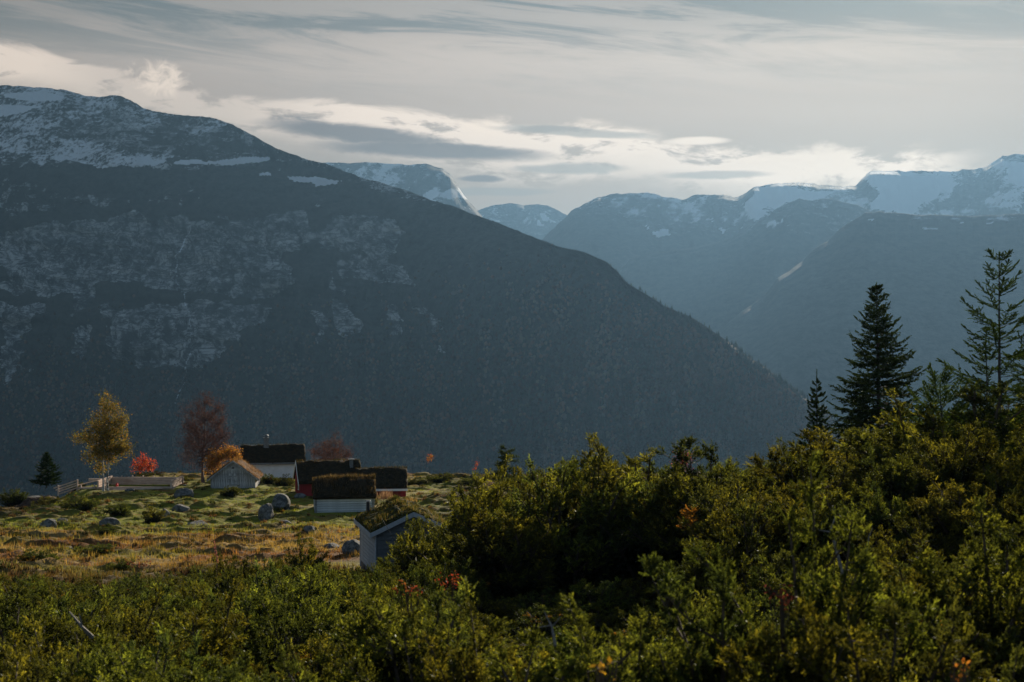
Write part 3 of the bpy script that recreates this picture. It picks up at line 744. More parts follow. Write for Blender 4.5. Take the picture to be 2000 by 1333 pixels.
# ------------------------------------------------------------------ foliage builders
def needle_shoots(Pa, Da, La, whorls, per, nl, nw, cols, ang=0.9, taper=0.35, rs=None):
    """Pa,Da,La: base, unit direction, length of each shoot -> triangles (verts, colours)"""
    r = rs or rng; K = len(Pa); Pa = np.asarray(Pa); Da = np.asarray(Da); La = np.asarray(La)
    ref = np.where(np.abs(Da[:, 2:3]) < 0.9, np.array([[0, 0, 1.]]), np.array([[1., 0, 0]]))
    U = np.cross(Da, ref); U /= np.linalg.norm(U, axis=1, keepdims=True)+1e-9; W = np.cross(Da, U)
    t = (np.arange(whorls)+0.5)/whorls
    t = t[None, :, None] + r.uniform(-0.5, 0.5, (K, whorls, per))/whorls
    a = r.uniform(0, 2*math.pi, (K, whorls, 1)) + np.arange(per)[None, None]*2*math.pi/per + r.uniform(-0.5, 0.5, (K, whorls, per))
    rad = U[:, None, None]*np.cos(a)[..., None] + W[:, None, None]*np.sin(a)[..., None]
    an = ang + r.uniform(-0.25, 0.25, (K, whorls, per)) - 0.35*t
    nd = Da[:, None, None]*np.cos(an)[..., None] + rad*np.sin(an)[..., None]
    base = Pa[:, None, None] + Da[:, None, None]*(t*La[:, None, None])[..., None]
    ln = nl*(1-taper*t)*r.uniform(0.75, 1.2, t.shape)
    tan = np.cross(nd, Da[:, None, None]); tan /= np.linalg.norm(tan, axis=-1, keepdims=True)+1e-9
    tw = r.uniform(-0.8, 0.8, t.shape)[..., None]; side = tan*np.cos(tw)+np.cross(nd, tan)*np.sin(tw)
    v = np.stack([base-side*nw/2, base+side*nw/2, base+nd*ln[..., None]], -2)
    c = np.repeat(np.repeat(np.repeat(cols[:, None, None, None], whorls, 1), per, 2), 3, 3)
    c = c*r.uniform(0.8, 1.2, t.shape)[..., None, None]
    return v.reshape(-1, 3), c.reshape(-1, 3)
def tri_mesh(name, v, c): return mesh_np(name, v, np.arange(len(v)).reshape(-1, 3), {'Col': c})

def norm(v): return v/(np.linalg.norm(v)+1e-9)
def juniper_variant(seed, n_lead=14, radius=1.0, height=1.35, up=0.6, rusty=0.01, nod=0.3, dens=1.0):
    """stems fork into plumes: thick tufts of short shoots with dark gaps between them"""
    r = np.random.default_rng(seed); mb = MB(); Ps = []; Ds = []; Ls = []; Cs = []; Pi = []; Di = []; Ci = []
    lump = r.uniform(0.75, 1.15, 8)
    def plume(P_, w, base_c, out):
        """P_: curve of the plume's stem, w: its half width"""
        n = len(P_)-1; Lp = np.linalg.norm(P_[-1]-P_[0]); ntw = max(5, int(Lp/0.060*dens))
        for j in range(ntw):
            t = (j+r.random())/ntw; f = t*n; a = min(int(f), n-1); p = P_[a]+(P_[a+1]-P_[a])*(f-a); td = norm(P_[a+1]-P_[a])
            d = norm(td*0.55 + r.normal(0, 0.62, 3) + np.array([0, 0, 0.10])); L = w*(1.15-0.65*t)*r.uniform(0.6, 1.25); e = p+d*L
            if L > 0.07: mb.tube([p, e], [0.004, 0.002], 3, False)
            c1 = base_c*r.uniform(0.75, 1.2)
            for k in range(10):
                u = 0.55+0.45*(k+r.random())/10; q0 = p+(e-p)*u+r.normal(0, 0.022, 3)
                Ps.append(q0); Ds.append(norm(d*0.75+td*0.2+r.normal(0, 0.45, 3)+np.array([0, 0, 0.15]))); Ls.append(r.uniform(0.045, 0.085))
                Cs.append(c1*r.uniform(0.8, 1.2)*(1.0 + (r.random() < 0.30)*np.array([1.7, 1.5, 0.6])))  # some shoots much brighter: sunlit specks painted into the needle colour
        for k in range(3):
            Ps.append(P_[-1]-(P_[-1]-P_[-2])*k*0.35); Ds.append(norm(P_[-1]-P_[-2]+r.normal(0, 0.10, 3))); Ls.append(0.10); Cs.append(base_c*1.15)
    for i in range(n_lead):
        az = 2*math.pi*(i*0.618 % 1) + r.uniform(-0.3, 0.3); q = math.sqrt((i+0.3)/n_lead)
        q *= lump[int((az % (2*math.pi))/(2*math.pi)*8) % 8]
        out = np.array([math.cos(az), math.sin(az), 0.]); R = radius*q*r.uniform(0.72, 1.0)
        H = height*(1.0-0.58*q**2)*r.uniform(0.58, 1.12)
        if i % 7 == 3: H *= 1.2
        pts = []; bend = r.normal(0, 0.09, 3); M = 8
        for k in range(M):
            t = k/(M-1)
            p = out*0.10*q + out*R*(t**(1.0-0.25*up)) + np.array([0, 0, H*(t**(0.75+0.4*up))]) + bend*math.sin(t*3.0)*0.6
            if t > 0.75: p = p + (out*0.10+np.array([0, 0, -0.12*nod]))*(t-0.75)*4*r.uniform(0.3, 1)
            pts.append(p)
        mb.tube(pts, [0.022*(1-t/(M-0.5))+0.004 for t in range(M)], 4, False)
        P_ = np.array(pts); base_c = np.array([0.060, 0.066, 0.018]) if r.random() < 0.6 else np.array([0.038, 0.047, 0.018])
        if r.random() < rusty*1.5: base_c = np.array([0.15, 0.08, 0.025])
        base_c = base_c*r.uniform(0.8, 1.2)
        plume(P_[4:], 0.15*r.uniform(0.8, 1.2), base_c, out)
        for j in range(3+(i > n_lead*0.5)):                   # side plumes
            a = 2+int(r.integers(0, 4)); p = P_[a]; sd_ = norm(out*r.uniform(0.1, 0.7)+np.array([-out[1], out[0], 0])*r.choice([-1, 1])*r.uniform(0.4, 1.0)+np.array([0, 0, r.uniform(0.15, 0.8)]))
            L = r.uniform(0.24, 0.50)*radius; C_ = np.array([p, p+sd_*L*0.4, p+sd_*L*0.75+np.array([0, 0, 0.03]), p+sd_*L+np.array([0, 0, 0.09-0.06*nod])])
            mb.tube(C_, [0.010, 0.008, 0.005, 0.003], 3, False)
            plume(C_[1:], 0.11*r.uniform(0.8, 1.25), base_c*r.uniform(0.85, 1.15), out)
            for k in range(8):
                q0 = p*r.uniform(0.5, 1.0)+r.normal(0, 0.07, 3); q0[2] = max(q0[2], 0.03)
                Pi.append(q0); Di.append(norm(r.normal(0, 1, 3))); Ci.append(np.array([0.016, 0.020, 0.009])*r.uniform(0.6, 1.3))  # big near-black inner needles, painting the shade inside the bush
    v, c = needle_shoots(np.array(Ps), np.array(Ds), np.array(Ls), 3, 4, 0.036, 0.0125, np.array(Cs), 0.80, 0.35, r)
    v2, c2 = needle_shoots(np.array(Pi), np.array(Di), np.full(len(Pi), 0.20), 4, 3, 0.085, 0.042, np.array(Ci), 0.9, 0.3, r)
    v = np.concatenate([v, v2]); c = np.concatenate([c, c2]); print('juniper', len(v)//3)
    return tri_mesh('juniper_foliage', v, c), mb.mesh('juniper_branches')

JV = [juniper_variant(s, **kw) for s, kw in enumerate([
    dict(n_lead=17, radius=1.0, height=1.25, up=0.5), dict(n_lead=15, radius=0.95, height=1.5, up=0.8),
    dict(n_lead=19, radius=1.15, height=1.05, up=0.3, nod=0.9), dict(n_lead=13, radius=0.8, height=1.7, up=1.0, rusty=0.0),
    dict(n_lead=19, radius=1.1, height=1.3, up=0.6, rusty=0.05), dict(n_lead=15, radius=1.0, height=1.15, up=0.4, nod=1.2)])]
def juniper(k, x, y, scale, rz, label, group=None, z=None, sz=1.0, tilt=0.0, name='juniper_bush'):
    z = gz(x, y)-0.05 if z is None else z
    t = thing(name, label, 'bush', (x, y, z), rz, group); t.scale = (scale, scale, scale*sz); t.rotation_euler = (tilt, random.uniform(-0.06, 0.06), rz)
    link('foliage', JV[k][0], M_juniper, t); link('branches', JV[k][1], M_junbranch, t)
    return t
GJ = 'junipers of the thicket on the slope'
# the bushes that show largest, each placed by itself: (px of middle, py of top, distance, variant, height m, width factor, label)
HERO = [
    (1560, 985, 9.6, 1, 1.75, 0.95, 'tall ragged juniper in front of the dark hollow, bare grey stick behind it'),
    (1420, 1130, 9.0, 4, 1.3, 1.0, 'low juniper at the foot of the tall ragged one, beside the dark hollow'),
    (1790, 1000, 11.5, 3, 1.9, 1.0, 'slim upright juniper with yellowish tips, right of the two bare sticks'),
    (1960, 980, 11.0, 1, 1.9, 1.1, 'wide yellow-green juniper cut by the right edge of the picture'),
    (1690, 1190, 8.0, 0, 1.25, 1.0, 'rounded juniper below the two bare sticks, dark inside'),
    (1890, 1230, 7.6, 3, 1.2, 1.0, 'pointed young juniper in the bottom corner below the spruces'),
    (940, 1165, 9.4, 3, 1.45, 0.85, 'narrow juniper with a bent nodding leader at the lower middle'),
    (1080, 1230, 8.6, 5, 1.1, 1.1, 'sprawling juniper with a dead twig on top, in front of the dark hollow'),
    (1250, 1215, 8.8, 1, 1.2, 1.0, 'small juniper with a cone of tips below the dark hollow'),
    (650, 1240, 8.3, 5, 1.0, 0.9, 'soft dark round-topped juniper close by at the bottom, left of the bent leader'),
    (830, 1160, 11.5, 0, 1.4, 1.0, 'dense juniper behind the bent leader, a red shrub at its back'),
    (380, 1260, 10.0, 2, 1.1, 1.2, 'flat spreading juniper at the bottom edge with bare twigs in it'),
    (120, 1180, 12.5, 0, 1.3, 1.2, 'dark wide juniper with pale dead wood in the lower left corner'),
    (1130, 900, 38, 1, 3.3, 1.2, 'big juniper on the rise with two horn-like tips against the blue slope'),
    (930, 925, 40, 1, 2.9, 1.0, 'tall bush juniper right of the grey hut, pointed dark crown'),
    (1260, 888, 38, 1, 3.4, 1.3, 'broad tall juniper in the middle of the skyline with many upright tips'),
    (1420, 885, 37, 4, 3.2, 1.3, 'juniper with arching brown-green tips left of the small spruce'),
    (1660, 845, 36, 0, 2.7, 1.4, 'high yellow-green juniper under the big dark spruce'),
    (1830, 800, 34, 1, 3.0, 1.3, 'high juniper under the left boughs of the open spruce'),
    (1960, 770, 33, 4, 3.3, 1.4, 'very tall dark juniper mass under the open spruce by the picture edge'),
    (590, 1035, 57, 1, 1.5, 1.35, 'dark bushy juniper standing alone in the golden grass in front of the log hut'),
    (455, 1068, 52, 2, 1.2, 1.3, 'low juniper behind the dry flower stalk'),
    (772, 1062, 51, 4, 1.3, 0.8, 'juniper at the near corner of the grey hut, low in front of its gable'),
    (735, 1096, 49, 2, 0.7, 0.8, 'low juniper against the foot of the grey hut siding'),
    (822, 1012, 47, 0, 1.9, 0.8, 'juniper at the right end of the grey hut gable'),
]
used = []
for (px, py, D, k, hgt, wf, lab) in HERO:
    x, _, zt = P(px, py, D); g = gz(x, D)
    hv = {0: 1.25, 1: 1.5, 2: 1.05, 3: 1.7, 4: 1.3, 5: 1.15}[k]*(1.18 if px < 810 else 1.02)
    sc = hgt/hv*wf; hz = max(hgt, zt-g+0.02)
    juniper(k, x, D, sc, random.uniform(0, 6.28), lab, None, zt-hgt if zt-hgt < g+0.1 else g-0.05, (hz if zt-hgt >= g+0.1 else hgt)/hv/sc)
    used.append((x, D, sc*0.8))
# the rest of the thicket
LAND = [(60, "the earth mound's left end"), (125, "the mound spruce"), (185, 'the slanting rails'), (235, 'the yellow-green birch'), (310, 'the red rowan'), (365, "the timber frame's right end"),
        (425, 'the tall bare birch'), (500, 'the weathered shed'), (575, 'the pale house'), (640, "the log hut's left half"), (700, 'the red cabin chimney'), (760, 'the grey hut stove pipe'), (830, 'the grey hut gable'), (900, 'the orange sapling'),
        (965, 'the tiny reddish sapling'), (1040, 'the small pine'), (1130, "the far mountain gap"), (1230, 'the first snowy summit'), (1310, 'the lens-shaped cloud'), (1375, 'the red rowan top'), (1450, 'the second snowy summit'), (1530, "the wooded ridge's end"),
        (1640, 'the small dark spruce'), (1690, "the big spruce's left boughs"), (1750, 'the big spruce trunk'), (1810, "the big spruce's right boughs"), (1890, 'the low bright spruce'), (1970, 'the open spruce'), (9999, 'the picture edge spruce')]
ROWS = [(1290, 'at the bottom edge'), (1220, 'near the bottom edge'), (1150, 'in the lower thicket'), (1080, 'halfway up the thicket'), (1010, 'in the upper thicket'), (950, 'high in the thicket'), (-9999, 'on the thicket skyline')]
def thicket():
    pts = []; tries = 0; made = []
    while tries < 26000 and len(pts) < 270:
        tries += 1
        y = 9.5 + (59.5-9.5)*random.random()**0.75; px = random.uniform(-110, 2130); x = (px-1000)/F*y
        lo = 0.52 + 0.020*y
        # limit of the thicket towards the meadow
        edge = np.interp(px, [-110, 150, 330, 480, 620, 700, 860, 1000, 2200], [58, 58, 57, 59, 58, 52, 54, 56, 58])
        if y > edge: continue
        if 660 < px < 850 and y > 52: continue
        if 880 < px < 1400 and 10.2 < y < 34.5: continue                      # the dark hollow
        if 760 < px < 890 and 13 < y < 26: continue
        lo *= 1.0+0.35*float(smooth(32, 36, np.array(y)))*(x > -2)
        if any((x-a)**2+(y-b)**2 < (lo*0.80+0.52*c)**2 for a, b, c in pts): continue
        s = random.choice([random.uniform(0.7, 1.0), random.uniform(0.9, 1.5)])*(0.85 + 0.008*y)*(1.18 if px < 850 and y < 42 else 1)
        rise = float(np.interp(x, [-4, -1.5, 6, 12], [0, 0.9, 1.0, 0.6]))*float(smooth(30, 36, np.array(y)))
        s *= 1+rise
        fz = 1.20 if px < 810 else 1.02
        # never stand higher than the photo's skyline
        top = {0: 1.25, 1: 1.5, 2: 1.05, 3: 1.7, 4: 1.3, 5: 1.15}
        k = random.choice([0, 1, 2, 4, 5, 3, 0, 4]); h = top[k]*fz*s
        LX = [-110, 150, 330, 480, 620, 680, 700, 745, 790, 825, 850, 1000, 1100, 1500, 1600, 1750, 1850, 2000, 2200]
        LY = [1100, 1118, 1108, 1080, 1062, 1085, 1095, 1088, 1055, 1005, 952, 926, 905, 900, 872, 850, 812, 775, 740]
        lim = float(np.interp(px, LX, LY))
        if 600 < px < 960:                                      # the whole width of the bush stays below the view of the huts
            rp = 0.95*s/y*F; lim = max(lim, float(np.interp(min(px, max(px-rp, 700)), LX, LY)), float(np.interp(max(px, min(px+rp, 760)), LX, LY)))
        if y < 14: lim = max(lim, 1190 if px < 1400 else 1060)
        zmax = (666.5-lim)/F*y + random.uniform(-0.25, 0.04)*min(1, y/20); g = gz(x, y)
        if g + h > zmax:
            s2 = (zmax-g)/(top[k]*fz)
            if s2 < 0.35: continue
            s = max(s2, s*0.7) if s2 > s*0.5 else s2
        pts.append((x, y, s)); rz = random.uniform(0, 6.28)
        h = top[k]*fz*s; sz = min(1.0, (zmax-g)/h)
        look = ['round-topped', 'tall-tipped', 'flat spreading', 'narrow upright', 'rusty-tinged', 'nodding-tipped'][k]
        mark = next(m for lim_, m in LAND if px < lim_)
        foot = 666.5-(g+h*0.6)/y*F
        row = next(m for lim_, m in ROWS if foot > lim_)
        made.append(juniper(k, x, y, s, rz, '%s juniper %s, below %s' % (look, row, mark), 'junipers of the thicket on the slope', None, sz))
    by = {}
    for o in made: by.setdefault(o['label'], []).append(o)
    for lab, os_ in by.items():                                # look-alikes in one spot: told apart from left to right
        if len(os_) < 2: continue
        os_.sort(key=lambda o: o.location.x/o.location.y); n = len(os_)
        names = {2: ['left one', 'right one'], 3: ['left one', 'middle one', 'right one']}.get(n, ['leftmost one', 'second from left', 'third from left', 'fourth from left', 'fifth from left', 'sixth from left', 'seventh from left', 'eighth from left'][:n])
        for o, q in zip(os_, names): o['label'] = lab+', '+q
    return pts
TH = thicket(); print('thicket', len(TH))
hr = random.Random(3)
SIDE = ['left rim', 'left part', 'middle', 'right part', 'right rim']
for i in range(34):
    y = 13.5+(i//5)*3.0+hr.uniform(-1, 1); q = i % 5; px = 930+q*112+hr.uniform(-40, 40)
    x = (px-1000)/F*y
    juniper(hr.choice([0, 2, 5]), x, y, hr.uniform(0.75, 1.0)*(0.8+0.012*y), hr.uniform(0, 6.28), 'low shaded juniper in the dark hollow, %s, %s' % (SIDE[q], ['front edge', 'second row', 'third row', 'fourth row', 'fifth row', 'sixth row', 'back row'][i//5]), 'low junipers in the dark hollow', None, 0.62)
# low dark junipers scattered on the meadow: (px, py of foot, height px, width px, label)
for (px, py, hp, wp, lab) in [
    (297, 1022, 42, 55, 'dark green juniper beside the pointed boulder on the meadow'), (450, 968, 22, 60, 'low dark juniper in front of the weathered shed'),
    (524, 945, 22, 34, 'small round juniper before the grey house wall'), (555, 952, 26, 40, 'olive bush by the corner of the red cabin'),
    (232, 1008, 32, 70, 'dark juniper patch left of the slab-faced boulder'), (155, 1000, 34, 90, 'wide dark juniper patch on the left knolls'),
    (95, 990, 26, 70, 'low dark juniper behind the rounded boulder at the left'), (25, 965, 34, 70, 'dark juniper mass at the left edge of the plateau'),
    (75, 1110, 42, 90, 'dark heathery juniper at the left end of the gold grass'), (190, 1085, 26, 90, 'flat dark juniper in the gold grass'),
    (210, 1040, 16, 60, 'thin dark juniper strip behind the gold grass'), (150, 938, 16, 40, 'small dark bush behind the slanting rails'),
    (290, 933, 14, 70, 'dark low bushes under the red rowan'), (355, 938, 12, 40, 'small dark bush right of the timber frame'),
    (240, 1115, 30, 60, 'little juniper in front of the gold grass at left'), (540, 1003, 14, 40, 'small dark juniper between shed and red cabin'),
    (810, 950, 22, 60, 'scrubby juniper right of the red cabin'), (860, 942, 20, 70, 'scrub on the crest right of the red cabin'), (920, 948, 20, 70, 'scrub on the crest behind the pointed juniper'),
    (1050, 945, 18, 90, 'brown-green scrub on the crest near the small pine'), (35, 1050, 18, 60, 'dark tuft of juniper at the far left of the meadow'), (410, 1010, 14, 50, 'flat dark juniper tuft on the green knoll')]:
    # foot on the ground along the view line
    ys = np.arange(54, 136, 0.25); xs = (px-1000)/F*ys; pys = 666.5 - ground_z(xs, ys)/ys*F
    i = int(np.argmin(np.abs(pys-py))); y = float(ys[i]); x = float(xs[i])
    k = random.choice([0, 2, 4, 5]); hv = {0: 1.25, 2: 1.05, 4: 1.3, 5: 1.15}[k]*1.05
    sc = wp/2/F*y/1.0; juniper(k, x, y, sc, random.uniform(0, 6.28), lab, None, gz(x, y)-0.08, (hp/F*y)/hv/sc)

# ------------------------------------------------------------------ broadleaf trees grown towards an outline
def leaf_cards(pts, size, cols, r, n_each=1, spread=0.1):
    pts = np.repeat(np.asarray(pts), n_each, 0); N = len(pts); pts = pts + r.normal(0, spread, (N, 3))
    u = r.normal(0, 1, (N, 3)); u /= np.linalg.norm(u, axis=1, keepdims=True); w = np.cross(u, r.normal(0, 1, (N, 3))); w /= np.linalg.norm(w, axis=1, keepdims=True)
    s = size*r.uniform(0.6, 1.3, (N, 1))
    v = np.stack([pts-u*s, pts+w*s*0.55, pts+u*s, pts-w*s*0.55], 1).reshape(-1, 3)
    base = np.arange(N)[:, None]*4
    f = np.concatenate([base+np.array([[0, 1, 2]]), base+np.array([[0, 2, 3]])], 1).reshape(-1, 3)
    c = cols[r.integers(0, len(cols), N)]*r.uniform(0.7, 1.3, (N, 1)); c = np.repeat(c, 4, 0)
    return v, f, c
def grown_tree(name, label, px, py_base, D, blobs, trunks, cols, n_tip, leaf, leaf_n, spread, seed, barkm, limb0=0.28, rad=0.10, twig_n=0, cat='tree', tw_r=0.006, sub=5):
    """blobs: (px, py, rx, ry) ellipses of the crown in photo pixels, made ellipsoids at distance D"""
    r = np.random.default_rng(seed); x0, _, _ = P(px, py_base, D); g = gz(x0, D)-0.05; k = D/F
    t = thing(name, label, cat, (x0, D, g))
    def loc(p, q): return np.array([(p-px)*k, 0, (666.5-q)*k-g])
    el = [(loc(b[0], b[1]), b[2]*k, b[3]*k) for b in blobs]; vol = np.array([a[1]**2*a[2] for a in el]); vol /= vol.sum()
    tips = []
    while len(tips) < n_tip:
        c, rx, rz_ = el[r.choice(len(el), p=vol)]; d = r.normal(0, 1, 3); d /= np.linalg.norm(d); q = r.random()**0.45
        tips.append(c + d*np.array([rx, rx*0.85, rz_])*q)
    tips = np.array(tips); mb = MB(); nodes = []
    zmax = tips[:, 2].max()
    for (dx0, ptop) in trunks:
        top = loc(ptop[0], ptop[1]); pts = []
        for i in range(9):
            u = i/8; p = np.array([dx0*k*(1-u), 0, 0])*(1-u) + top*u + np.array([r.normal(0, 0.05), r.normal(0, 0.05), 0])*(0 < i < 8); pts.append(p)
        rr = [rad*(1-0.88*(i/8)**0.8) for i in range(9)]; rr[0] *= 1.35
        mb.tube(pts, rr, 7, True)
        for u in np.linspace(limb0, 1, 26):
            f = u*8; a = min(int(f), 7); nodes.append((pts[a]+(pts[a+1]-pts[a])*(f-a), rr[a]))
    NP = np.array([n[0] for n in nodes])
    # limbs: cluster tips, each cluster gets a limb, tips branch from it
    nl = max(6, n_tip//(sub*3)); cent = tips[r.choice(len(tips), nl, replace=False)]
    for it in range(3):
        lab = np.argmin(((tips[:, None]-cent[None])**2).sum(-1), 1)
        for j in range(nl):
            if (lab == j).any(): cent[j] = tips[lab == j].mean(0)
    ends = []
    for j in range(nl):
        c = cent[j]; dz = c[2]-NP[:, 2]; hd = np.hypot(c[0]-NP[:, 0], c[1]-NP[:, 1])
        cost = np.abs(dz-hd*0.8)+hd*0.3; a = int(np.argmin(cost)); s = NP[a]
        m1 = s+(c-s)*0.4+np.array([0, 0, -0.05*np.linalg.norm(c-s)])+r.normal(0, 0.05, 3); rr = min(nodes[a][1]*0.6, 0.012+0.014*np.linalg.norm(c-s))
        mb.tube([s, m1, c], [rr, rr*0.7, rr*0.35], 4, False)
        members = tips[lab == j]
        for tp in members:
            s2 = m1+(c-m1)*r.uniform(0.2, 1.0); L = np.linalg.norm(tp-s2)
            m2 = (s2+tp)/2+r.normal(0, 0.06, 3)*min(1, L); mb.tube([s2, m2, tp], [max(tw_r, rr*0.3), tw_r*1.2, tw_r*0.6], 3, False)
            ends.append(tp); ends.append(m2)
            for q in range(twig_n):
                b = m2+(tp-m2)*r.uniform(-0.3, 1.0); d = norm((tp-s2)/(L+1e-6)*0.8+r.normal(0, 0.7, 3)+np.array([0, 0, 0.25])); e = b+d*r.uniform(0.12, 0.42)
                mb.tube([b, e], [tw_r*0.75, tw_r*0.4], 3, False); ends.append(e)
    link('trunk', mb.mesh('trunk'), barkm, t)
    v, f, c = leaf_cards(ends, leaf, np.array(cols), r, leaf_n, spread)
    link('crown', mesh_np('crown', v, f, {'Col': c}), M_leaf, t)
    return t
YG = [(0.22, 0.16, 0.030), (0.17, 0.14, 0.028), (0.11, 0.11, 0.026), (0.26, 0.15, 0.03), (0.08, 0.085, 0.022)]
grown_tree('birch_tree', 'yellow-green autumn birch with two trunks beside the timber frame', 207, 953, 113.5,
           [(212, 790, 24, 28), (225, 825, 32, 32), (190, 840, 30, 38), (212, 860, 44, 38), (240, 880, 24, 20), (180, 882, 26, 28), (150, 852, 22, 12), (215, 885, 34, 24), (198, 910, 20, 20), (135, 848, 9, 6), (178, 792, 8, 9)],
           [(-5, (196, 800)), (4, (214, 775))], YG, 430, 0.075, 7, 0.17, 11, M_birch, 0.40, 0.085, 2)
RB = [(0.070, 0.028, 0.024), (0.050, 0.026, 0.024), (0.105, 0.040, 0.028), (0.042, 0.028, 0.026)]
M_twig = flat_mat('reddish_twigs', (0.13, 0.085, 0.078), 0.8, 0.3, 20)
grown_tree('birch_tree', 'tall nearly bare birch with dense reddish-brown twigs behind the weathered shed', 396, 943, 122,
           [(398, 790, 30, 28), (375, 815, 30, 30), (420, 815, 34, 32), (365, 855, 24, 34), (400, 850, 48, 45), (435, 850, 22, 40), (400, 885, 46, 30), (360, 895, 22, 18), (430, 893, 24, 18), (375, 913, 24, 9)],
           [(0, (402, 768))], RB, 700, 0.045, 3, 0.12, 12, M_twig, 0.30, 0.13, 5, tw_r=0.007)
grown_tree('birch_tree', 'rounded bare birch with reddish twigs rising behind the long red cabin', 648, 936, 129,
           [(648, 868, 26, 20), (625, 880, 24, 18), (670, 884, 24, 16), (645, 888, 42, 14), (655, 843, 9, 14), (650, 905, 46, 9), (684, 884, 10, 9)],
           [(0, (655, 838))], RB+[(0.15, 0.06, 0.03)], 340, 0.045, 3, 0.12, 13, M_twig, 0.35, 0.09, 4, tw_r=0.007)
RED = [(0.46, 0.075, 0.035), (0.36, 0.045, 0.035), (0.50, 0.14, 0.04), (0.26, 0.04, 0.035)]
grown_tree('rowan_tree', 'bright red rowan glowing behind the timber frame', 281, 935, 122,
           [(281, 897, 16, 10), (293, 908, 16, 12), (268, 906, 14, 11), (282, 913, 26, 10), (303, 900, 6, 8), (258, 918, 9, 6)],
           [(0, (281, 895)), (3, (296, 902))], RED, 120, 0.075, 3, 0.10, 14, M_bark, 0.3, 0.04, 1)
OR = [(0.42, 0.19, 0.035), (0.46, 0.25, 0.05), (0.24, 0.09, 0.025), (0.20, 0.13, 0.04)]
grown_tree('birch_tree', 'small orange-leaved birch behind the left roof slope of the weathered shed', 432, 938, 120.3,
           [(420, 892, 17, 16), (446, 882, 24, 10), (418, 905, 18, 16), (458, 888, 13, 10), (410, 918, 11, 11), (438, 893, 22, 11)],
           [(0, (428, 885)), (4, (450, 884))], OR, 260, 0.065, 6, 0.14, 15, M_bark, 0.3, 0.04, 1)
grown_tree('rowan_sapling', 'thin sapling with a tuft of orange leaves on the crest right of the cabins', 836, 926, 121,
           [(840, 894, 6, 5), (836, 899, 5, 4), (846, 905, 3, 3)], [(0, (840, 893)), (0, (846, 906))], OR[:3]+RED[:1], 22, 0.05, 5, 0.08, 16, M_bark, 0.5, 0.02, 0)
grown_tree('rowan_sapling', 'tiny reddish sapling on the crest left of the small pine', 929, 928, 121,
           [(931, 906, 3, 4), (929, 914, 3, 4)], [(0, (931, 903))], RED[:2]+OR[:1], 14, 0.045, 4, 0.07, 17, M_bark, 0.4, 0.018, 0)
grown_tree('rowan_tree', 'red rowan top showing above the junipers in the middle of the skyline', 1338, 925, 62,
           [(1330, 890, 12, 6), (1341, 897, 12, 8), (1334, 906, 14, 9)], [(0, (1332, 889)), (2, (1345, 898))], [(0.30, 0.07, 0.05), (0.24, 0.05, 0.04), (0.34, 0.12, 0.06)], 90, 0.024, 3, 0.07, 18, M_bark, 0.3, 0.03, 2, tw_r=0.004)

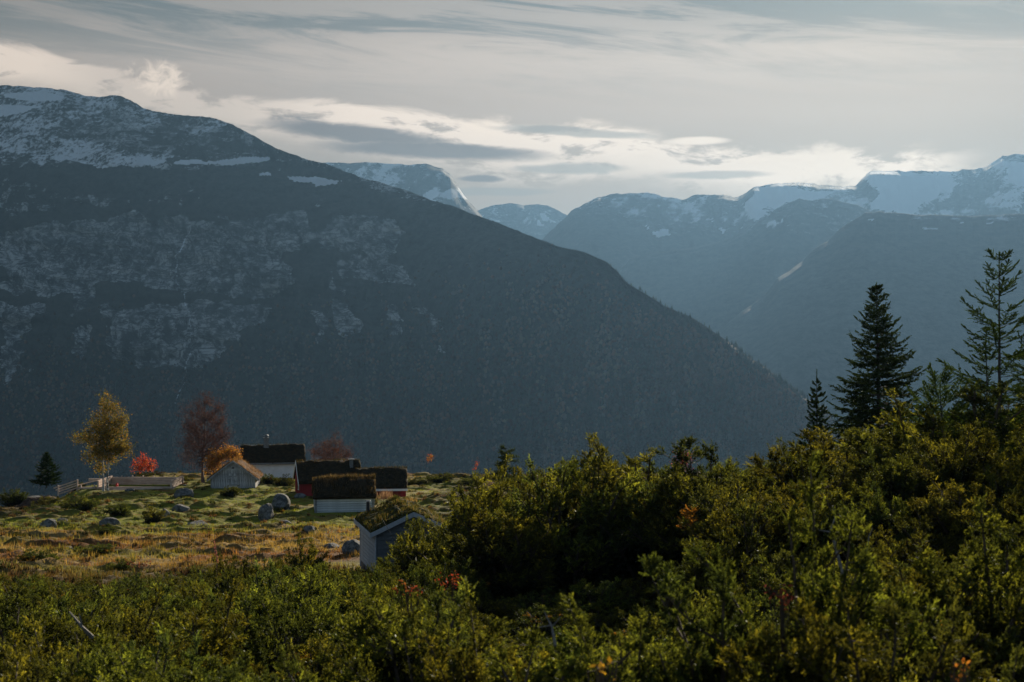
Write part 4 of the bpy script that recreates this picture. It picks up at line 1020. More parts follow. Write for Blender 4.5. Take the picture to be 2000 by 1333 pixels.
# ------------------------------------------------------------------ spruces and the pine
def spruce(name, label, px, py_top, D, h, nwh, per, L_low, shape, n_twig, whorls, nl, nw, seed, dens_low=1.0, upturn=0.25, droop=0.1, trunk_r=0.07, cols=((0.020, 0.034, 0.016), (0.030, 0.048, 0.018)), bare_top=0.0, rx=1.0, start=0.03, asym=None):
    r = np.random.default_rng(seed); x, _, zt = P(px, py_top, D); base = zt-h
    t = thing(name, label, 'tree', (x, D, base)); mb = MB()
    lean = r.normal(0, 0.02, 2)
    def ax(z): u = z/h; return np.array([lean[0]*u*h+0.02*math.sin(u*5), lean[1]*u*h, z])
    mb.tube([ax(z) for z in np.linspace(-0.3, h*0.995, 12)], [trunk_r*(1-0.94*(i/11))+0.004 for i in range(12)], 6, True)
    Ps = []; Ds = []; Ls = []; Cs = []
    ca, cb = np.array(cols[0]), np.array(cols[1])
    def shoot(p, d, L, c): Ps.append(p); Ds.append(d); Ls.append(L); Cs.append(c)
    # leader
    seg = 0.10*h/3 if h > 3 else 0.1
    for i in range(6): shoot(ax(h-(i+1)*seg*0.6), np.array([0, 0, 1.]), seg*0.62, cb*1.2)
    for wi in range(nwh):
        u = start+(1-start)*((wi+0.3)/nwh)**1.0
        z = h*(1-u) if wi > 0 else h*0.955
        n = per+int(r.integers(-1, 2)); a0 = r.uniform(0, 6.28)
        for b in range(n):
            a = a0+2*math.pi*b/n+r.normal(0, 0.25); out = np.array([math.cos(a), math.sin(a), 0])
            L = L_low*shape(u)*r.uniform(0.62, 1.22)
            if asym: L *= asym(out, u)
            if L < 0.04: continue
            inc = (0.75*(1-u)+0.05*u) - droop*u
            zz = z+r.normal(0, 0.12*h/nwh)*(2.2 if nwh > 14 else 1)*(wi > 0); p0 = ax(min(zz, h*0.985)); inc += r.normal(0, 0.10); M = 6; pts = [p0]
            for i in range(1, M+1):
                v_ = i/M; s = inc - droop*math.sin(v_*2.4)+upturn*v_*v_
                pts.append(pts[-1]+(out*math.cos(s)+np.array([0, 0, math.sin(s)]))*L/M)
            pts = np.array(pts); mb.tube(pts, [max(0.003, trunk_r*0.28*(L/L_low))*(1-0.85*i/M) for i in range(M+1)], 3, False)
            side = np.array([-out[1], out[0], 0])
            ntw = max(2, int(n_twig*L/L_low)+1)
            for k in range(ntw):
                v_ = 0.18+0.80*(k+0.5)/ntw; f = v_*M; i = min(int(f), M-1); q = pts[i]+(pts[i+1]-pts[i])*(f-i); dr = norm(pts[i+1]-pts[i])
                for sg in (-1, 1):
                    tl_ = (L*0.42*(1-v_)+0.07*L_low*0.7)*r.uniform(0.6, 1.2)
                    d = norm(dr*0.75+side*sg*0.75+np.array([0, 0, r.normal(0.02, 0.18)-0.12*u]))
                    c = ca+(cb-ca)*r.random(); ns = max(1, int(tl_/0.16))
                    for m in range(ns): shoot(q+d*tl_*m/ns, norm(d+r.normal(0, 0.08, 3)), tl_/ns*1.1, c*r.uniform(0.7, 1.2))
                    if tl_ > 0.25:
                        for e in range(int(tl_/0.11*dens_low)):
                            d2 = norm(d*0.7+dr*0.35*r.choice([-1, 1])+side*sg*0.2+r.normal(0, 0.25, 3)+np.array([0, 0, -0.25*u])); shoot(q+d*tl_*r.uniform(0.15, 0.95), d2, r.uniform(0.08, 0.17), c)
                shoot(q, norm(dr+r.normal(0, 0.10, 3)), L/ntw*0.9, ca+(cb-ca)*r.random())
            shoot(pts[-1]-(pts[-1]-pts[-2])*0.3, norm(pts[-1]-pts[-2]), 0.12*min(1, L), cb*1.2)
    v, c = needle_shoots(np.array(Ps), np.array(Ds), np.array(Ls), whorls, 4, nl, nw, np.array(Cs), 0.95, 0.3, r)
    link('trunk', mb.mesh('trunk'), M_bark, t); link('crown', tri_mesh('crown', v, c), M_spruce, t)
    print(name, len(v)//3)
    return t
spruce('spruce_tree', 'large dense near-black spruce rising from the junipers', 1716, 552, 60, 7.2, 32, 8, 2.5, lambda u: min(1.0, 0.06+1.10*u**1.05), 9, 3, 0.062, 0.050, 31, dens_low=0.8, upturn=0.42, droop=0.22, trunk_r=0.11)
spruce('spruce_tree', 'small dark spruce with a long bare leader, left of the large one', 1594, 722, 58, 3.3, 13, 6, 0.85, lambda u: 0.0 if u < 0.14 else min(1.0, 0.16+0.95*(u-0.08)), 12, 4, 0.050, 0.036, 32, upturn=0.5, droop=0.05, trunk_r=0.045)
OPN = ((0.022, 0.042, 0.016), (0.050, 0.080, 0.018))
spruce('spruce_tree', 'open young spruce with thin long boughs at the right edge', 1949, 498, 36, 4.9, 12, 5, 2.1, lambda u: min(1.0, 0.14+0.95*u), 11, 8, 0.046, 0.020, 33, dens_low=0.35, upturn=0.30, droop=0.02, trunk_r=0.055, cols=OPN, start=0.035)
spruce('spruce_tree', 'slender second spruce close behind the open young one, further left', 1926, 640, 38, 3.0, 8, 5, 1.0, lambda u: min(1.0, 0.10+1.0*u), 8, 7, 0.044, 0.020, 34, dens_low=0.35, upturn=0.3, droop=0.0, trunk_r=0.035, cols=OPN)
spruce('spruce_tree', 'low bright green spruce spreading between the large spruce and the open one', 1842, 745, 35, 2.1, 8, 6, 1.6, lambda u: min(1.0, 0.25+0.9*u), 13, 6, 0.044, 0.020, 35, dens_low=0.6, upturn=0.45, droop=-0.05, trunk_r=0.035, cols=((0.030, 0.055, 0.016), (0.075, 0.115, 0.024)))
spruce('spruce_tree', 'dark spruce cut by the right picture edge beside the open one', 2030, 600, 40, 4.5, 15, 7, 1.5, lambda u: min(1.0, 0.12+1.0*u), 11, 5, 0.034, 0.020, 36, upturn=0.3, droop=0.1, trunk_r=0.07)
spruce('spruce_tree', 'small conical spruce on the earth mound at the left', 91, 885, 118, 2.6, 12, 8, 1.35, lambda u: min(1.0, 0.10+1.0*u), 9, 5, 0.070, 0.050, 37, upturn=0.30, droop=0.12, trunk_r=0.05, cols=((0.020, 0.036, 0.018), (0.030, 0.055, 0.022)))
def pine():
    r = np.random.default_rng(41); D = 84; px = 990; x, _, zt = P(px, 876, D); g = gz(x, D); k = D/F
    t = thing('pine_tree', 'small flat-topped pine standing on the crest above the junipers', 'tree', (x, D, g)); mb = MB()
    h = zt-g; mb.tube([(0, 0, -0.2), (0.05, 0, h*0.4), (-0.05, 0, h*0.75), (-0.08, 0, h*0.97)], [0.085, 0.07, 0.05, 0.02], 6)
    Ps, Ds, Ls, Cs = [], [], [], []
    for i in range(60):
        u = r.random(); z = h*(1-0.55*u); a = r.uniform(0, 6.28); L = (0.35+0.85*u)*r.uniform(0.6, 1.2)*(1.2 if math.cos(a) > 0 else 0.95)
        out = np.array([math.cos(a), math.sin(a), 0.0]); s = np.array([-0.06, 0, z]); e = s+out*L+np.array([0, 0, 0.12-0.22*u])
        mb.tube([s, (s+e)/2+np.array([0, 0, 0.04]), e], [0.022, 0.014, 0.006], 4, False)
        for q in range(26):
            b = s+(e-s)*r.uniform(0.35, 1.02)+r.normal(0, 0.07, 3)*np.array([1, 1, 0.6]); Ps.append(b); Ds.append(norm(out*0.4+r.normal(0, 0.5, 3)+np.array([0, 0, 0.7]))); Ls.append(r.uniform(0.08, 0.15)); Cs.append(np.array([0.045, 0.062, 0.020])*r.uniform(0.6, 1.5))
    v, c = needle_shoots(np.array(Ps), np.array(Ds), np.array(Ls), 4, 4, 0.065, 0.022, np.array(Cs), 0.7, 0.2, r)
    link('trunk', mb.mesh('trunk'), M_bark, t); link('crown', tri_mesh('crown', v, c), M_spruce, t)
pine()
# ------------------------------------------------------------------ huts
M_grey_board = wood_mat('weathered_boards', (0.20, 0.20, 0.205), (0.66, 0.66, 0.66), 2, 1.0)
M_grey_trim = wood_mat('weathered_trim', (0.20, 0.20, 0.205), (0.42, 0.42, 0.42), 0, 1.0)
M_white_log = wood_mat('worn_white_paint', (0.42, 0.45, 0.48), (0.84, 0.86, 0.88), 0, 0.8, worn=0.7)
M_blue_grey = wood_mat('grey_painted_siding', (0.38, 0.40, 0.43), (0.50, 0.52, 0.55), 0, 0.7)
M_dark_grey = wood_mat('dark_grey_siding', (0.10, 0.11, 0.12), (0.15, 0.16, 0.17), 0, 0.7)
M_red = wood_mat('falun_red', (0.24, 0.026, 0.030), (0.36, 0.042, 0.044), 2, 1.0)
M_wallwhite = flat_mat('pale_wall_paint', (0.80, 0.81, 0.82), 0.7, 0.06, 2.0)
M_white = flat_mat('white_paint', (0.78, 0.78, 0.78), 0.6, 0.05, 5)
M_metal = flat_mat('zinc', (0.15, 0.165, 0.18), 0.45, 0.2, 8, 0.3)
M_black = flat_mat('black_metal', (0.02, 0.02, 0.022), 0.5, 0.2, 8)
M_glass = flat_mat('window_glass', (0.06, 0.07, 0.08), 0.1, 0.1, 1)
M_newwood = wood_mat('fresh_timber', (0.46, 0.33, 0.26), (0.66, 0.52, 0.44), 0, 1.0)
M_stone = flat_mat('foundation_stone', (0.20, 0.20, 0.205), 0.9, 0.4, 4, 0, 0.8)
M_cap = flat_mat('red_plastic', (0.5, 0.03, 0.03), 0.4, 0.1, 3)
def turf_mat(name, a, b, c3):
    m, nt, out = new_mat(name); bs = principled(nt, out, 0.95, 0.1); oc = obj_coord(nt)
    n = noise(oc, 3.0, 8, 0.72); n2 = noise(oc, 14, 5, 0.7)
    c = cmix(sstep(n, 0.38, 0.62), a, b); c = cmix(sstep(n2*0.6+n*0.4, 0.52, 0.66), c, c3)
    nt.links.new(c, bs.inputs['Base Color']); nt.links.new(bump(nt, n*0.5+n2*0.5, 1.0, 0.12), bs.inputs['Normal']); return m
M_turf = turf_mat('roof_turf', (0.018, 0.015, 0.010), (0.045, 0.030, 0.017), (0.030, 0.034, 0.012))
M_turf_or = turf_mat('orange_roof_turf', (0.05, 0.030, 0.015), (0.17, 0.085, 0.035), (0.045, 0.04, 0.015))
M_turf_gr = turf_mat('mossy_roof_turf', (0.030, 0.032, 0.012), (0.065, 0.065, 0.022), (0.13, 0.085, 0.035))

def turf_roof(t, L, W, z_eave, rise, over_l, over_w, thick, mat, palette, seed, tufts=3000, hl=(0.08, 0.22), rough=0.05, nx=46, ny=34):
    """thick slab of sod over both slopes, ridge along local x, with grass standing on it"""
    r = np.random.default_rng(seed); hx = L/2+over_l; hy = W/2+over_w; slope = rise/(W/2)
    def zt(x, y): return z_eave+rise-slope*np.abs(y)
    xs = np.linspace(-hx, hx, nx); ys = np.linspace(-hy, hy, ny); X, Y = np.meshgrid(xs, ys, indexing='ij')
    crown = 0.10*np.exp(-(Y/0.25)**2)
    Z = zt(X, Y)+thick+(fbm(X*1.6+seed, Y*1.6, 3, seed)*1.3+fbm(X*6, Y*6, 2, seed+1)*0.5)*rough-crown
    edge = np.minimum(np.minimum(hx-np.abs(X), hy-np.abs(Y))/0.14, 1); Z = Z-thick*0.35*(1-edge)**2
    jit = (1-edge)*fbm(X*5+3, Y*5+seed, 2, seed+5)*0.05
    X2 = X*(1+jit*0.4); Y2 = Y*(1+jit*0.6)
    top = np.stack([X2, Y2, Z], -1).reshape(-1, 3); bot = np.stack([X2, Y2, zt(X, Y)+0.01], -1).reshape(-1, 3)
    idx = np.arange(nx*ny).reshape(nx, ny); o = nx*ny
    f = np.stack([idx[:-1, :-1], idx[1:, :-1], idx[1:, 1:], idx[:-1, 1:]], -1).reshape(-1, 4)
    fb = f[:, ::-1]+o; side = []
    for ring in (idx[0, :], idx[-1, ::-1], idx[::-1, 0], idx[:, -1]):
        side.append(np.stack([ring[:-1], ring[1:], ring[1:]+o, ring[:-1]+o], -1))
    F_ = np.concatenate([f, fb]+side)
    roof = link('roof', mesh_np('roof', np.concatenate([top, bot]), F_, None, True), mat, t)
    # standing grass
    N = tufts; x = r.uniform(-hx, hx, N); y = r.uniform(-hy, hy, N)
    pick = r.random(N) < 0.16; y = np.where(pick, r.normal(0, 0.12, N), y); x = np.where((r.random(N) < 0.06), np.sign(x)*hx*r.uniform(0.96, 1, N), x)
    z = zt(x, y)+thick*0.85-0.05*np.exp(-(y/0.25)**2)
    h = r.uniform(hl[0], hl[1], N)*(0.6+0.8*smooth(-0.3, 0.4, fbm(x*1.2, y*1.2, 2, seed+9)))
    a = r.uniform(0, 6.28, N); w = r.uniform(0.008, 0.020, N); ln = r.normal(0, 0.4, N)
    tip = np.stack([x+np.cos(a)*ln*h, y+np.sin(a)*ln*h-np.sign(y)*0.0, z+h], -1)
    v = np.stack([np.stack([x-np.sin(a)*w, y+np.cos(a)*w, z], -1), np.stack([x+np.sin(a)*w, y-np.cos(a)*w, z], -1), tip], 1).reshape(-1, 3)
    pal = np.array(palette); c = pal[r.integers(0, len(pal), N)]*r.uniform(0.7, 1.3, (N, 1)); c = np.repeat(c, 3, 0)
    g = link('roof_grass', tri_mesh('roof_grass', v, c), M_grass, roof, kind='stuff')
    return roof
DRY = [(0.13, 0.085, 0.05), (0.06, 0.042, 0.024), (0.20, 0.14, 0.09), (0.035, 0.030, 0.015), (0.03, 0.028, 0.013)]
DARK = [(0.022, 0.020, 0.010), (0.035, 0.027, 0.014), (0.026, 0.030, 0.010), (0.06, 0.055, 0.02)]
ORG = [(0.20, 0.09, 0.035), (0.13, 0.06, 0.025), (0.26, 0.15, 0.06), (0.06, 0.045, 0.018)]
MOS = [(0.06, 0.07, 0.02), (0.10, 0.085, 0.03), (0.04, 0.045, 0.014), (0.17, 0.12, 0.05), (0.03, 0.03, 0.012)]

def gable_body(t, L, W, H, rise, mat, name='wall', down=0.6):
    mb = MB(); hx, hy = L/2, W/2
    v = [(-hx, -hy, -down), (hx, -hy, -down), (hx, hy, -down), (-hx, hy, -down), (-hx, -hy, H), (hx, -hy, H), (hx, hy, H), (-hx, hy, H), (-hx, 0, H+rise), (hx, 0, H+rise)]
    mb.add(v, [(0, 3, 2, 1), (0, 1, 5, 4), (2, 3, 7, 6), (1, 2, 6, 9, 5), (3, 0, 4, 8, 7), (4, 5, 9, 8), (6, 7, 8, 9)])
    return link(name, mb.mesh(name), mat, t)
def plank_boxes(t, specs, mat, name='plank', parent=None):
    """each spec = (x0,x1,y0,y1,z0,z1); one object per plank, mesh shared by equal sizes"""
    cache = {}
    for (x0, x1, y0, y1, z0, z1) in specs:
        key = (round(x1-x0, 3), round(y1-y0, 3), round(z1-z0, 3))
        if key not in cache:
            b = MB(); b.box(0, key[0], 0, key[1], 0, key[2]); cache[key] = b.mesh(name); cache[key].materials.append(mat)
        link(name, cache[key], None, parent or t, (x0, y0, z0))
def barge(t, L, W, z_eave, rise, over_l, over_w, mat, end, hgt=0.16, th=0.035, drop=0.02, thick=0.0):
    """barge boards along the gable at local x = end side (+1/-1)"""
    x = end*(L/2+over_l+th/2+0.004); slope = rise/(W/2); hy = W/2+over_w
    for s in (-1, 1):
        b = MB(); z0 = z_eave+rise-slope*hy
        # a slanted board as a prism in the gable plane
        y0, y1 = s*hy, 0.0; za, zb = z0, z_eave+rise
        v = []
        for xx in (x-th/2, x+th/2):
            v += [(xx, y0, za-drop-hgt*0.35), (xx, y1, zb-drop-hgt*0.35), (xx, y1, zb+hgt*0.65), (xx, y0, za+hgt*0.65)]
        b.add(v, [(0, 1, 2, 3), (7, 6, 5, 4), (0, 4, 5, 1), (1, 5, 6, 2), (2, 6, 7, 3), (3, 7, 4, 0)])
        link('barge_board', b.mesh('barge_board'), mat, t)

def hut_thing(key, name, label, D=None, rz=0.0):
    p, r_ = HUTS[key]; z = gb(p[0], p[1]); return thing(name, label, 'hut', (p[0], p[1], z), rz)

# weathered shed: gable towards the camera (local x points away from it)
p, _ = HUTS['shed']; SL, SW, SH, SR = 3.6, 3.6, 0.86, 1.35
k116 = 116/F
t = thing('weathered_shed', 'small weathered grey board shed with an orange turf roof, gable to the front', 'shed', (p[0], p[1], gb(p[0], p[1])), math.radians(94))
t.location = (P(451, 955, 116)[0]+0.05, 116+SL/2, gb(p[0], 116)-0.02)
gable_body(t, SL, SW, SH, SR, M_grey_trim)
r_ = random.Random(5); y = -SW/2
while y < SW/2-0.05:
    w = r_.uniform(0.13, 0.22); w = min(w, SW/2-y); ym = y+w/2
    top = SH+SR*(1-abs(ym)/(SW/2))-0.06
    b = MB(); d = r_.uniform(0.022, 0.045); b.box(0, d, 0, w-0.018, 0, top+0.02+r_.uniform(-0.05, 0.03)); link('plank', b.mesh('plank'), M_grey_board, t, (-SL/2-d-0.002, y+0.009, -0.02+r_.uniform(-0.03, 0.04)))
    y += w
dr = MB(); dr.box(0, 0.03, -0.42, 0.42, 0.02, 1.22); door = link('door', dr.mesh('door'), M_grey_board, t, (-SL/2-0.085, 0.0, 0))
b = MB(); b.box(-0.01, 0.0, 0.22, 0.38, 0.70, 0.73); link('latch', b.mesh('latch'), M_black, door)
for zz in (0.25, 0.95):
    b = MB(); b.box(-0.018, 0.0, -0.40, 0.40, zz, zz+0.09); link('ledge', b.mesh('ledge'), M_grey_trim, door)
b = MB(); b.box(0, 0.03, -0.10, 0.10, 1.62, 1.72); link('vent', b.mesh('vent'), M_black, t, (-SL/2-0.075, 0, 0))
barge(t, SL, SW, SH, SR, 0.22, 0.28, M_grey_trim, -1, 0.15)
turf_roof(t, SL, SW, SH, SR, 0.22, 0.28, 0.12, M_turf_or, ORG, 51, 3000, (0.06, 0.20), 0.08)
# grey-white house at the back
HL, HW, HH, HR = 5.5, 4.2, 1.55, 1.35
t = thing('pale_house', 'pale grey house at the back with a long dark turf roof and round-capped chimney', 'house', (P(526, 938, 126)[0]-0.05, 126+HW/2, gb(p[0], 126)-0.1), math.radians(11))
gable_body(t, HL, HW, HH, HR, M_wallwhite)
turf_roof(t, HL, HW, HH, HR, 0.10, 0.26, 0.16, M_turf, DARK, 52, 1500, (0.04, 0.11), 0.05)
b = MB(); b.box(-HL/2-0.12, HL/2+0.12, -HW/2-0.31, -HW/2-0.27, HH-0.24, HH-0.08); link('fascia', b.mesh('fascia'), M_metal, t)
for sx in (-1, 1):
    b = MB(); b.box(-0.06, 0.06, -0.02, 0.02, -0.3, HH-0.25); link('corner_board', b.mesh('corner_board'), M_white, t, (sx*(HL/2-0.04), -HW/2-0.025, 0))
ch = MB(); ch.box(-0.22, 0.22, -0.22, 0.22, HH+HR*0.55, HH+HR+0.62); cc = link('chimney', ch.mesh('chimney'), M_metal, t, (-0.60, -0.35, 0))
b = MB(); b.box(-0.27, 0.27, -0.27, 0.27, HH+HR+0.622, HH+HR+0.67); b.tube([(0, 0, HH+HR+0.67), (0, 0, HH+HR+0.80)], [0.12, 0.12], 8)
b.tube([(0, 0, HH+HR+0.80), (0, 0, HH+HR+0.87), (0, 0, HH+HR+0.93), (0, 0, HH+HR+0.96)], [0.24, 0.22, 0.14, 0.03], 12); link('chimney_cap', b.mesh('chimney_cap'), M_metal, cc)
# long red cabin
RL, RW, RH, RR = 4.75, 3.7, 1.35, 1.25
t = thing('red_cabin', 'long dark red cabin with a dark turf roof, white window in its left end', 'cabin', (P(641, 970, 110)[0]-0.30, 110.3+RW/2, gb(P(640, 970, 110)[0], 110)-0.12), math.radians(14))
gable_body(t, RL, RW, RH, RR, M_red)
turf_roof(t, RL, RW, RH, RR, 0.14, 0.42, 0.22, M_turf, DARK+DRY[:1], 53, 2600, (0.05, 0.16), 0.09)
y = -RL/2
i = 0
while y < RL/2-0.02:
    w = 0.17; w = min(w, RL/2-y); d = 0.018 if i % 2 else 0.030
    b = MB(); b.box(0, w-0.004, -d, 0, 0, RH+0.25); link('plank', b.mesh('plank'), M_red, t, (y, -RW/2-0.001, -0.25)); y += w; i += 1
y = -RW/2; i = 0
while y < RW/2-0.02:
    w = min(0.17, RW/2-y); d = 0.018 if i % 2 else 0.030; tp = RH+RR*(1-abs(y+w/2)/(RW/2))-0.08
    b = MB(); b.box(-d, 0, 0, w-0.004, 0, tp+0.25); link('plank', b.mesh('plank'), M_red, t, (-RL/2-0.001, y, -0.25)); y += w; i += 1
b = MB(); b.box(-0.05, 0.0, -0.30, 0.30, 0.55, 1.35); wn = link('window', b.mesh('window'), M_white, t, (-RL/2-0.032, -1.15, 0))
for a_, c_ in ((-0.25, -0.02), (0.02, 0.25)):
    b = MB(); b.box(-0.056, -0.045, a_, c_, 0.60, 1.30); link('pane', b.mesh('pane'), M_glass, wn)
barge(t, RL, RW, RH, RR, 0.14, 0.42, M_white, -1, 0.20)
b = MB(); b.box(-0.13, 0.13, -0.13, 0.13, RH+RR*0.35, RH+RR+0.28); cc = link('chimney', b.mesh('chimney'), M_metal, t, (1.75, -0.75, -0.10))
b = MB(); b.box(-0.24, 0.24, -0.24, 0.24, RH+RR+0.284, RH+RR+0.33); link('chimney_cap', b.mesh('chimney_cap'), M_metal, cc)
# right red cabin
QL, QW, QH, QR = 3.8, 3.6, 0.95, 1.10
t = thing('red_cabin', 'shorter red cabin on the right with a white eaves board under its turf roof', 'cabin', (P(742, 962, 111)[0]+0.1, 109.3+QW/2, gb(P(745, 962, 111)[0], 112)-0.05), math.radians(5))
gable_body(t, QL, QW, QH, QR, M_red)
turf_roof(t, QL, QW, QH, QR, 0.10, 0.40, 0.20, M_turf, DARK+DRY[:1], 54, 2400, (0.05, 0.15), 0.07)
b = MB(); b.box(-QL/2-0.12, QL/2+0.12, -QW/2-0.46, -QW/2-0.42, QH-0.40, QH-0.24); link('fascia', b.mesh('fascia'), M_white, t)
y = -QL/2; i = 0
while y < QL/2-0.02:
    w = min(0.17, QL/2-y); d = 0.018 if i % 2 else 0.030
    b = MB(); b.box(0, w-0.004, -d, 0, 0, QH+0.25); link('plank', b.mesh('plank'), M_red, t, (y, -QW/2-0.001, -0.28)); y += w; i += 1
# white log hut
WL, WW, WH, WR = 4.0, 3.3, 1.12, 0.88
t = thing('log_hut', 'low hut with worn white horizontal boards under a thick shaggy brown turf roof', 'hut', (P(665, 1003, 97.5)[0]+0.02, 97.5+WW/2, gb(P(668, 1003, 97.5)[0], 97.5)-0.06), math.radians(9))
gable_body(t, WL, WW, WH, WR, M_grey_trim)
n = 7; hh = (WH+0.02)/n
plank_boxes(t, [(-WL/2+0.13, WL/2-0.13, -WW/2-0.03-0.014*(i % 2), -WW/2-0.002, i*hh, (i+1)*hh-0.030) for i in range(n)], M_white_log)
plank_boxes(t, [(-WL/2-0.032-0.012*(i % 2), -WL/2-0.002, -WW/2+0.10, WW/2-0.1, i*hh, (i+1)*hh-0.030) for i in range(n)], M_white_log)
for x_, w_ in ((-WL/2-0.05, 0.17), (WL/2-0.12, 0.17)):
    b = MB(); b.box(0, w_, -0.06, 0.0, -0.15, WH+0.02); link('corner_board', b.mesh('corner_board'), M_grey_trim, t, (x_, -WW/2-0.002, 0))
for x_ in (-1.9, -0.6, 0.7, 1.9):
    b = MB(); b.box(-0.22, 0.22, -0.18, 0.22, -0.45, -0.02); link('foundation_stone', b.mesh('foundation_stone'), M_stone, t, (x_, -WW/2-0.02, 0))
turf_roof(t, WL, WW, WH, WR, 0.16, 0.26, 0.34, M_turf, DRY, 55, 6500, (0.10, 0.30), 0.16)
# near grey hut, corner towards the camera; local x runs along the ridge
GL, GW, GH, GR = 4.4, 3.0, 1.75, 0.68
gy_ = 58.5; gx_, _, _ = P(748, 1040, gy_)
ang = math.radians(104)
t = thing('grey_hut', 'near grey-painted hut seen from its corner, mossy turf roof and black stove pipe', 'hut', (0, 0, 0), ang)
# the near corner of the roof stands at picture point (727,1030); the ridge runs away, slightly left
hxr, hyr = GL/2+0.2, GW/2+0.25
cor = Vector((-hxr*math.cos(ang)-hyr*math.sin(ang)*1.0, -hxr*math.sin(ang)+hyr*math.cos(ang)*1.0, 0))
slope = GR/(GW/2); zc = GH+GR-slope*hyr
tgt = Vector(P(724, 1047, 57.0)); t.location = (tgt.x-cor.x, tgt.y-cor.y, tgt.z-zc)
print('grey hut base', t.location[:], 'ground', gz(t.location.x, t.location.y))
gable_body(t, GL, GW, GH, GR, M_dark_grey, down=2.2)
n = 11; hh = (GH+0.02)/n
plank_boxes(t, [(-GL/2+0.09, GL/2-0.09, GW/2+0.002, GW/2+0.024+0.010, i*hh, (i+1)*hh-0.016) for i in range(n)], M_blue_grey)
for x_ in (-GL/2-0.045, GL/2-0.06):
    b = MB(); b.box(0, 0.13, 0.003, 0.05, -0.3, GH); link('corner_board', b.mesh('corner_board'), M_blue_grey, t, (x_, GW/2, 0))
n = 10
for i in range(n+4):
    z0 = i*hh*1.1; z1 = z0+hh*1.1-0.016
    half = GW/2-0.06 if z1 < GH else max(0, (GH+GR-z1)/slope-0.06)
    if half < 0.1: continue
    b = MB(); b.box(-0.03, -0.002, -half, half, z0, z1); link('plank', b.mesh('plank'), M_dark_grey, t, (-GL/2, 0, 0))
barge(t, GL, GW, GH, GR, 0.2, 0.25, M_blue_grey, -1, 0.17)
b = MB(); b.box(-GL/2-0.22, GL/2+0.22, GW/2+0.255, GW/2+0.29, zc-0.08, zc+0.10); link('fascia', b.mesh('fascia'), M_blue_grey, t)
turf_roof(t, GL, GW, GH, GR, 0.2, 0.25, 0.20, M_turf_gr, MOS, 56, 7000, (0.05, 0.20), 0.20)
b = MB(); b.tube([(0, 0, 0), (0, 0, 0.62)], [0.075, 0.075], 10); sp_ = link('stove_pipe', b.mesh('stove_pipe'), M_black, t, (GL/2-0.4, GW/2-0.25, GH+0.15))
b = MB(); b.tube([(0, 0, 0.66), (0, 0, 0.70)], [0.12, 0.10], 10); b.tube([(0, 0, 0.62), (0, 0, 0.66)], [0.03, 0.03], 5); link('pipe_cap', b.mesh('pipe_cap'), M_metal, sp_)
# tall dry grass standing on the ridge of the near hut
def dry_tuft(px, py, D, w, h, n, label, cols, name='dry_grass_tuft'):
    r = np.random.default_rng(int(px)); x, _, z = P(px, py, D)
    X = r.normal(0, w, n); Y = r.normal(0, w*0.6, n); H = h*r.uniform(0.5, 1.1, n); a = r.uniform(0, 6.28, n); ww = 0.008+0*X; ln = r.normal(0, 0.35, n)
    tip = np.stack([X+np.cos(a)*ln*H, Y+np.sin(a)*ln*H, H], -1)
    v = np.stack([np.stack([X-np.sin(a)*ww, Y+np.cos(a)*ww, 0*X], -1), np.stack([X+np.sin(a)*ww, Y-np.cos(a)*ww, 0*X], -1), tip], 1).reshape(-1, 3)
    c = np.repeat(np.array(cols)[r.integers(0, len(cols), n)]*r.uniform(0.7, 1.3, (n, 1)), 3, 0)
    return link(name, tri_mesh(name, v, c), M_grass, None, (x, D, z), None, 'stuff', label, 'grass')
dry_tuft(753, 975, 62.5, 0.16, 0.45, 160, 'tall pinkish dry grass on the ridge of the near hut', [(0.30, 0.18, 0.15), (0.22, 0.14, 0.10)])
dry_tuft(800, 980, 63, 0.25, 0.25, 130, 'straw-coloured grass behind the near hut roof', [(0.30, 0.20, 0.09), (0.22, 0.14, 0.07)])

# ------------------------------------------------------------------ timber frame of a new building
p, _ = HUTS['frame']; z0 = gb(p[0], p[1])+0.05; k = 116/F
t = thing('timber_frame', 'low frame of fresh pale timber for a new building, with slanting rails on its left', 'building site', (P(265, 950, 115)[0], 115, z0))
def beam_part(a, b_, w, h, name='beam'):
    m = MB(); m.beam(a, b_, w, h); link(name, m.mesh(name), M_newwood, t)
X0, X1, Y0, Y1 = -3.0, 2.9, 0.0, 3.6
for i in range(3): beam_part((X0-0.15, Y1, 0.12+i*0.21), (X1+0.15, Y1, 0.12+i*0.21), 0.14, 0.195, 'log')            # back wall
for i in range(1): beam_part((X0-0.15, Y0, 0.10+i*0.21), (X1+0.15, Y0, 0.10+i*0.21), 0.14, 0.195, 'log')
beam_part((X0+1.3, Y0-0.35, 0.03), (X1+0.35, Y0-0.10, 0.17), 0.10, 0.10, 'plank'); beam_part((X0+1.1, Y0-0.6, 0.0), (X1-0.6, Y0-0.35, 0.10), 0.10, 0.08, 'plank')
for xx in (X0, X1):
    for i in range(3): beam_part((xx, Y0-0.22, 0.20+i*0.21), (xx, Y1+0.22, 0.22+i*0.21), 0.14, 0.195, 'log')
for xx in np.linspace(X0+0.9, X1-0.6, 6): beam_part((xx, Y1-0.09, 0.72), (xx, Y1+0.09, 0.72), 0.10, 0.06, 'block')
for xx in (X0+1.9, X0+3.1): beam_part((xx, Y0, 0.0), (xx, Y0, 0.42), 0.05, 0.05, 'post')
for i in range(3):
    b = MB(); b.box(X0+0.2, X1-0.2, Y1-0.14-0.02*i, Y1-0.09-0.02*i, 0.05+i*0.15, 0.17+i*0.15)
